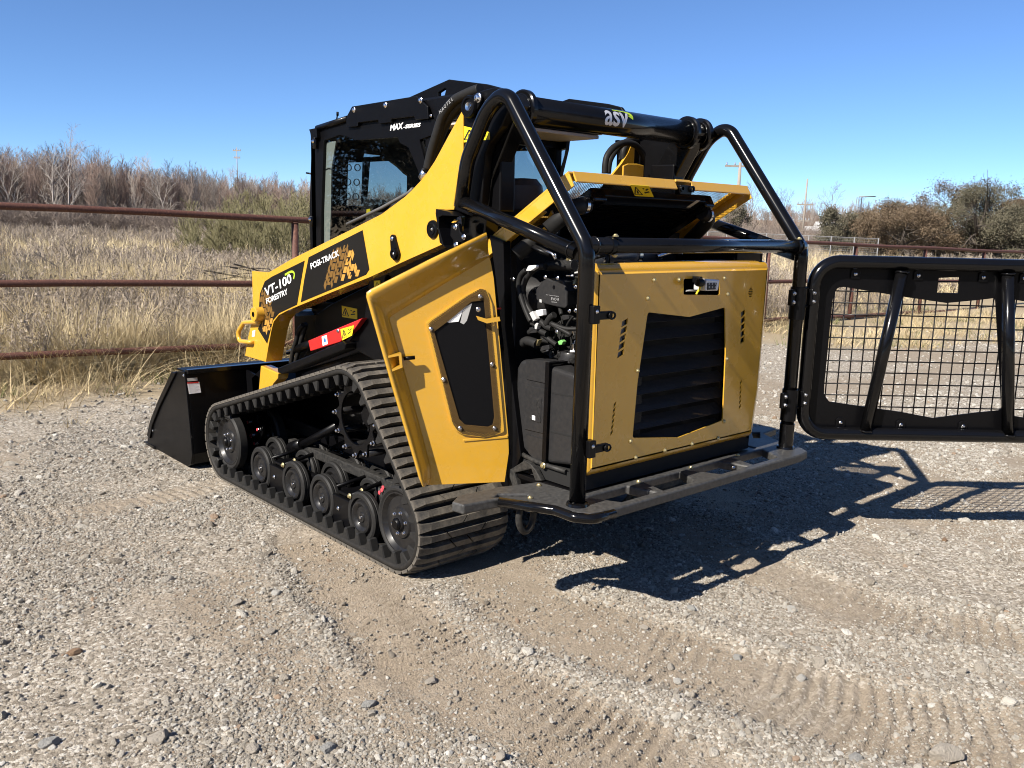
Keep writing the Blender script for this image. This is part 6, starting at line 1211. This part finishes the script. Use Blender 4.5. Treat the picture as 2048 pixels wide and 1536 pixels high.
prism('door_crease', [(0.2022, 0.6464), (0.0113, 0.6554), (0.0092, 0.6446), (0.1976, 0.6356)], DF3, 0, .004, M_YEL, sd, bevel=.003)
M_PERFB = perforated('punched bronze sheet', (.10, .06, .02), 170, .28)
MC = (sum(p[0] for p in MO) / len(MO), sum(p[1] for p in MO) / len(MO))
GI = round2([(0.3256, 1.094), (0.2688, 1.136), (0.1765, 1.213), (0.1254, 1.22), (0.1046, 1.044), (0.072, 0.7391), (0.0784, 0.7057), (0.0977, 0.6975), (0.1944, 0.7095), (0.2191, 0.7348)], .006, 3)
sheet('grille_frame', shrinkpoly(MO, 1.05), DF3, .0095, M_PERFB, sd, holes=[GI]); sheet('grille_backing', shrinkpoly(MO, 1.0), DF3, .0075, paint('bronze strip', (.11, .06, .018), .45, .1), sd, holes=[GI])
sheet('filter_mesh', shrinkpoly(MO, .99), DF3, .004, perforated('fine black mesh', (.005, .005, .006), 320, .22), sd); prism('filter_backing', shrinkpoly(MO, .99), DF3, -.012, -.006, M_SAT, sd)
prism('print', [(0.284, 1.146), (0.2438, 1.171), (0.2059, 1.188), (0.2264, 1.133), (0.2687, 1.129)], DF3, .0046, .0052, M_WHITE, sd); prism('print', [(0.206, 1.189), (0.1722, 1.208), (0.1924, 1.137), (0.2049, 1.122), (0.2195, 1.129)], DF3, .0046, .0050, M_GREY2, sd)
for (a, b) in [(0.3391, 1.104), (0.1411, 1.234), (0.2856, 0.8991), (0.0854, 0.9575), (0.2142, 0.6953), (0.0692, 0.6903)]: inst(DOMES, 'bolt', M_dir(DF3(a, b, .0098), DNp) @ Matrix.Scale(.85, 4), sd)
ob = prism('latch_box', [(0.5243, 1.004), (0.4618, 1.015), (0.4567, 0.9589), (0.5047, 0.9404)], DF3, .0, .055, M_YEL, sd, holes=[[(0.5128, 0.9974), (0.4717, 1.005), (0.4667, 0.965), (0.4997, 0.9521)]]); (la, lb_), = [(0.4601, 0.99)]; tube('latch_pin', [DF3(la - .01, lb_, .03), DF3(la - .055, lb_ + .004, .03)], .008, M_SAT, sd, seg=12)
# stay rod and red tag at the door's hinge edge
tube('stay_rod', [(-0.7533, -0.0924, 1.178), (-0.6453, -0.1482, 1.183)], .0045, M_RED, sd, seg=8); prism('stay_bracket', [(0.1609, 1.159), (0.1174, 1.147), (0.0652, 1.155), (0.0605, 1.138), (0.117, 1.129), (0.1519, 1.142)], DF3, .026, .032, M_YEL, sd); inst(DOMES, 'bolt', M_dir(DF3(*[(0.1527, 1.185)][0], .036), DNp), sd)
# ---------------------------------------------------------------- raised hood
HO = Vector((0, -.45, 1.717)); HDv = Vector((0, .35, -.202)).normalized(); HN = Vector((0, -.202, -.35)).normalized()   # down the slope towards the front, and out of its under side
HF3 = lambda a, b, t: tuple(HO + Vector((a, 0, 0)) + HDv * b + HN * t)
hood = prism('hood', [(-.585, 0), (.60, 0), (.60, .60), (-.585, .60)], HF3, -.008, 0, M_YEL, ctl, holes=[[(-.53, .05), (.54, .05), (.54, .33), (-.53, .33)]]); hood['label'] = 'yellow hood propped open with cooler on its under side'
sheet('hood_screen', [(-.55, .03), (.56, .03), (.56, .35), (-.55, .35)], HF3, -.004, perforated('punched hood screen', (.03, .03, .03), 110, .33), hood)
lipn = [(-.585, -.5), (-.5, -.5)]
for x0, x1 in ((-.56, .055), (.165, .60)): prism('hood_lip', [(x0, -.002), (x1, -.002), (x1, .006), (x0, .006)], HF3, -.01, .036, M_YEL, hood, bevel=.003)
prism('hood_catch', [(.06, -.004), (.16, -.004), (.16, .006), (.06, .006)], HF3, -.012, .0, M_YEL, hood, bevel=.002); box('latch_block', (.07, .15), (-.47, -.44), (1.665, 1.705), M_SAT, hood, .004)
for x in (.075, .145): lathe('latch_ring', [(.008, -.005), (.014, -.005), (.014, .005), (.008, .005)], 12, M_SAT, M_dir((x, -.475, 1.69), REAR), hood)
lsf = [(-.585, .02), (-.585, .62), (-.577, .62), (-.577, .02)]
prism('hood_side', [(-.585, .0), (-.578, .0), (-.578, .60), (-.585, .60)], HF3, 0, .055, M_YEL, hood, bevel=.002); prism('hood_side', [(.593, .0), (.60, .0), (.60, .60), (.593, .60)], HF3, 0, .055, M_YEL, hood, bevel=.002)
for b0 in (.14, .26, .38): prism('hood_slot', [(-.5772, b0), (-.5766, b0), (-.5766, b0 + .08), (-.5772, b0 + .08)], HF3, .020, .030, M_INK, hood)
prism('hood_rail', [(-.577, .20), (-.55, .20), (-.55, .60), (-.577, .60)], HF3, .046, .053, M_YEL, hood); prism('hood_hook', [(-0.23, 1.507), (-0.2632, 1.531), (-0.2621, 1.554), (-0.2778, 1.58), (-0.2913, 1.56), (-0.2888, 1.525), (-0.2646, 1.5)], 'X', -.505, -.495, M_YEL, hood)
cool = prism('oil_cooler', [(-.40, .06), (.36, .06), (.36, .40), (-.40, .40)], HF3, .015, .052, M_SAT, hood, bevel=.004)
for k in range(13): b0 = .11 + k * .021; prism('cooler_fin', [(-.32, b0), (.30, b0), (.30, b0 + .010), (-.32, b0 + .010)], HF3, .051, .060, M_BLK, cool)
for x0, x1 in ((-.42, -.34), (.31, .38)): prism('cooler_tank', [(x0, .06), (x1, .06), (x1, .40), (x0, .40)], HF3, .015, .072, M_BLK, cool, bevel=.008, seg=2)
for b0, s in ((.12, 1), (.33, 1)):
    tube('cooler_pipe', [HF3(-.40, b0, .06), HF3(-.48, b0, .07), HF3(-.56, b0 + .10, .12)], .032, M_HOSE, cool, fil=.05, seg=16); lathe('hose_clamp', [(.033, -.008), (.036, -.008), (.036, .008), (.033, .008)], 20, M_CHROME, M_dir(HF3(-.425, b0, .063), (1, 0, 0)), cool)
tube('cooler_pipe', [HF3(.35, .12, .07), HF3(.43, .14, .09), HF3(.44, .30, .12)], .032, M_HOSE, cool, fil=.05, seg=16); lathe('hose_clamp', [(.033, -.008), (.036, -.008), (.036, .008), (.033, .008)], 20, M_CHROME, M_dir(HF3(.385, .125, .078), (1, .1, 0)), cool)
warn('warning_sticker', [(-0.1889, 0.0422), (-0.0691, 0.0417), (-0.1839, -0.0357), (-0.2978, -0.0346)], HF3, .054, cool); prism('code_label', [(.235, .05), (.262, .05), (.262, .13), (.235, .13)], HF3, .0525, .0535, M_GREY2, cool)
# ---------------------------------------------------------------- hoses and yellow bracket under the torque tube
ybk = prism('hose_bracket', [(0.3828, 1.782), (0.4458, 1.84), (0.4906, 1.893), (0.5078, 1.926), (0.5358, 1.947), (0.5853, 1.951), (0.6073, 1.927), (0.6241, 1.781), (0.3837, 1.768)], 'Y', .20, .215, M_YEL, ctl); prism('hose_plate', [(0.3348, 1.818), (0.3682, 1.83), (0.4371, 1.834), (0.4886, 1.829), (0.4898, 1.77), (0.3355, 1.768)], 'Y', .09, .10, M_YEL, ybk, bevel=.004)
for k, (y, pts, r) in enumerate(((.14, [(0.2563, 0.14, 1.778), (0.2577, 0.14, 1.826), (0.269, 0.14, 1.863), (0.3078, 0.14, 1.902), (0.3621, 0.14, 1.927), (0.4184, 0.14, 1.935), (0.4769, 0.14, 1.927), (0.5285, 0.14, 1.893), (0.5573, 0.14, 1.845), (0.5673, 0.14, 1.783)], .016), (.18, [(0.3229, 0.18, 1.783), (0.3328, 0.18, 1.845), (0.3716, 0.18, 1.896), (0.426, 0.18, 1.934), (0.4824, 0.18, 1.956), (0.5413, 0.18, 1.956), (0.5982, 0.18, 1.932), (0.632, 0.18, 1.89), (0.6464, 0.18, 1.839), (0.6404, 0.18, 1.788)], .016), (.22, [(0.4768, 0.22, 1.862), (0.4785, 0.22, 1.906), (0.5095, 0.22, 1.949), (0.5568, 0.22, 1.978), (0.6063, 0.22, 1.985), (0.669, 0.22, 1.965), (0.7087, 0.22, 1.923), (0.7297, 0.22, 1.859), (0.7248, 0.22, 1.793)], .017), (.26, [(0.6227, 0.26, 1.992), (0.6943, 0.26, 1.991), (0.759, 0.26, 1.967), (0.7897, 0.26, 1.917), (0.8054, 0.26, 1.858), (0.7998, 0.26, 1.798)], .019), (.25, [(0.4916, 0.25, 1.857), (0.5084, 0.25, 1.897), (0.5257, 0.25, 1.93), (0.5589, 0.25, 1.951)], .014), (.30, [(0.7206, 0.3, 2.002), (0.7837, 0.3, 2.001), (0.8398, 0.3, 1.969), (0.8686, 0.3, 1.917), (0.8711, 0.3, 1.857), (0.8595, 0.3, 1.802)], .018))): tube('hydraulic_hose', spline(pts, 7), r, M_HOSE, ybk, seg=12)

prism('link_web', [(0.5421, 1.969), (0.7777, 1.977), (0.7099, 1.915), (0.6434, 1.851), (0.6008, 1.814), (0.5935, 1.782), (0.5335, 1.779), (0.5641, 1.83), (0.5626, 1.904)], 'Y', .32, .345, M_SAT, ctl, bevel=.006)
prism('arm_shield', [(.06, 2.04), (-.06, 1.95), (-.06, 1.50), (.62, 1.45), (.50, 1.66), (.32, 1.82), (.17, 2.02)], 'X', .538, .548, M_SAT, ctl)

# wiring that crowds the bay
wr = np.random.default_rng(91)
for k in range(30):
    y0, z0 = wr.uniform(-.50, -.22), wr.uniform(.99, 1.42); pts = [Vector((wr.uniform(-.50, -.42), y0, z0))]
    for j in range(3): q_ = pts[-1]; pts.append(Vector((min(-.36, max(-.53, q_.x + wr.normal(0, .03))), min(-.16, max(-.55, q_.y + wr.normal(0, .07))), min(1.43, max(.99, q_.z + wr.normal(0, .06))))))
    tube('wire', spline(pts, 5), float(wr.choice([.0025, .004, .006, .009])), M_HOSE, ctl, seg=7)
    if k % 3 == 0: obox('connector', pts[-1], (.018, .03, .022), tuple(wr.uniform(0, 90, 3)), (M_PLAST, M_GREY, M_GREY2)[k % 9 // 3], ctl, .002)
for k in range(14): y0, z0 = wr.uniform(-.52, -.20), wr.uniform(.98, 1.40); lathe('fitting', [(0, .02), (.006, .02), (.009, .014), (.009, -.02)], 8, (M_CHROME, M_ZINC, M_SAT)[k % 3], M_dir((-.47 + wr.normal(0, .02), y0, z0), tuple(wr.normal(size=3))), ctl)

def weld(c, d, r, parent):
    M = M_dir(c, d); k = 26; wrg = np.random.default_rng(int(abs(c[0] * 97 + c[2] * 31) * 10)); pts = [M @ Vector((r * math.cos(6.2832 * i / k), r * math.sin(6.2832 * i / k), .0015 * float(wrg.normal()))) for i in range(k)]
    tube('weld_bead', pts, .0042, M_BLK, parent, seg=6, closed=True)
for sx in (-1, 1):
    weld((sx * .683, -.685, zc), (1, 0, 0), .0295, cb); dv_ = (Vector((0, d1_[1], d1_[2])) - Vector((0, d0[1], d0[2]))).normalized(); weld((sx * .715, d1_[1] - dv_.y * .034, d1_[2] - dv_.z * .034), dv_, .0285, ctl)
for x in (-.556, .509, .541, .609): weld((x, TY, TZ), (1, 0, 0), .058, tt)

# ---------------------------------------------------------------- swung-open rear gate
GOp = Vector((.80, -.715, 0)); GDp = Vector((math.cos(R_(40)), -math.sin(R_(40)), 0)); GNp = Vector((GDp.y, -GDp.x, 0))
GF3 = frame3(GOp, GDp, GNp)
gy0 = [(-0.0029, 0.9737), (0.4719, 1.387), (0.5613, 0.5709), (0.9536, 1.389), (1.062, 0.5662)]
s0 = gy0[0][0]; ztop = (gy0[1][1] + gy0[3][1]) / 2; zbot = (gy0[2][1] + gy0[4][1]) / 2; s1 = s0 + 1.40
gate = empty('gate'); gate.parent = ctl; gate['label'] = 'black tubular rear gate with wire mesh, swung out to the right'
tube('gate_frame', [GF3(a, b, 0) for a, b in ((s0, zbot), (s0, ztop), (s1, ztop), (s1, zbot))], .0315, M_BLK, gate, fil=.115, seg=20, closed=True, n=10)
(a0, b0), (a1, b1) = [(0.4041, 1.353), (0.3049, 0.5832)]; tube('gate_brace', [GF3(a0, b0, .012), GF3(a1, b1, .012)], .028, M_BLK, gate, seg=16)
(a0, b0), (a1, b1) = [(0.9069, 1.356), (1.006, 0.5755)]; tube('gate_brace', [GF3(a0, b0, .012), GF3(a1, b1, .012)], .028, M_BLK, gate, seg=16)
mid = a0; low = a1; tube('gate_brace', [GF3(2 * mid - [(0.4041, 1.353)][0][0], b0, .012), GF3(2 * mid - [(0.3049, 0.5832)][0][0], b1, .012)], .028, M_BLK, gate, seg=16)
# back plate with the big cut-out (left half from the photograph, right half mirrored)
LH = [(0.1, 0.7538), (0.1101, 0.7372), (0.1296, 0.7208), (0.3639, 0.6848), (0.6536, 0.6482), (0.9632, 0.6859)]
hq = [(0.1492, 1.271), (0.1223, 1.266), (0.1081, 1.243), (0.1022, 1.201), (0.0991, 0.8006), (0.102, 0.7538), (0.1297, 0.7194), (0.2819, 0.7001), (0.4857, 0.6749), (0.6469, 0.6474), (0.8626, 0.6792)]; hr = [(0.7959, 1.223), (0.6496, 1.206), (0.4397, 1.231)]; zr = [(0.9623, 0.6927), (0.8934, 1.235)]
hl = round2(hq + [(low - .024, zr[0][1]), (mid - .024, zr[1][1])] + hr, .016, 4)
mh = lambda P: [(2 * mid - a, b) for a, b in P]
hrt = round2(mh(hq) + [(low + .024, zr[0][1]), (mid + .024, zr[1][1])] + mh(hr), .016, 4)
pw = .035; PLO = [(s0 + pw * .5, zbot + pw * .5), (s1 - pw * .5, zbot + pw * .5), (s1 - pw * .5, ztop - pw * .5), (s0 + pw * .5, ztop - pw * .5)]
sqh = [(0.5986, 1.323), (0.6961, 1.33), (0.7014, 1.252), (0.5985, 1.25)]
prism('gate_plate', round2(PLO, .09, 5), GF3, -.030, -.024, M_SAT, gate, holes=[hl, hrt, round2(sqh, .004, 2)])
for u, v in [(0.1974, 1.333), (0.4973, 1.333), (0.8088, 1.332), (0.1927, 0.6172), (0.4891, 0.6111), (0.7966, 0.6099)]:
    for q in (u, 2 * mid - u):
        if s0 < q < s1: o = prism('mount_tab', [(q - .022, v - .022), (q + .022, v - .022), (q + .022, v + .016), (q + .010, v + .026), (q - .010, v + .026), (q - .022, v + .016)], GF3, -.024, -.016, M_SAT, gate, bevel=.002); inst(DOMES, 'bolt', M_dir(GF3(q, v, -.016), GNp) @ Matrix.Scale(.9, 4), o)
# welded wire mesh: level and upright wires
mz0 = [(0.2652, 0.6401)][0][1]; mz1 = [(0.2009, 1.306)][0][1]; nh = 13
vx = [[(0.1148, 1.07)][0][0] + k * ([(0.7752, 1.085)][0][0] - [(0.1148, 1.07)][0][0]) / 12 for k in range(30)]
for k in range(nh): z = mz0 + (mz1 - mz0) * k / (nh - 1); tube('mesh_wire', [GF3(s0 + .045, z, -.036), GF3(s1 - .045, z, -.036)], .0032, M_SAT, gate, seg=6)
for x in vx:
    if s0 + .05 < x < s1 - .05: tube('mesh_wire', [GF3(x, mz0 - .012, -.0415), GF3(x, (min(q[1] for q in sqh) - .004) if min(q[0] for q in sqh) < x < max(q[0] for q in sqh) else mz1 + .012, -.0415)], .0032, M_SAT, gate, seg=6)
# hinge clamps on the right post
for zz in ([(0.6969, 1.214)][0][1], [(0.7018, 0.7311)][0][1]):
    lathe('hinge_sleeve', [(.032, -.075), (.036, -.075), (.036, .075), (.032, .075)], 24, M_SAT, Matrix.Translation((.715, -.685, zz - .02)), gate)
    for dx, dy in ((-.062, .0), (.062, -.03)):
        o = box('hinge_lug', (.715 + dx - .016, .715 + dx + .016), (-.70 + dy, -.69 + dy + .01), (zz - .028, zz + .045), M_SAT, gate, .003)
        for dz in (-.012, .028): inst(HEX, 'bolt', M_dir((.715 + dx, -.70 + dy, zz + dz), REAR) @ Matrix.Scale(1.2, 4), o)
    for dz in (.05, -.035): tube('hinge_arm', [(.745, -.70, zz + dz), GF3(s0 - .01, zz + dz, 0)], .008, M_SAT, gate, seg=8)
lathe('lower_sleeve', [(.0305, -.10), (.034, -.10), (.034, .02), (.0305, .02)], 24, M_BLK, Matrix.Translation((.715, -.685, .60)), ctl)

for nm, (a, b) in enumerate([(0.4041, 1.353), (0.3049, 0.5832), (0.9069, 1.356), (1.006, 0.5755)]): weld(GF3(a, b + (.004 if nm % 2 else -.004), .012), (0, 0, 1), .030, gate)
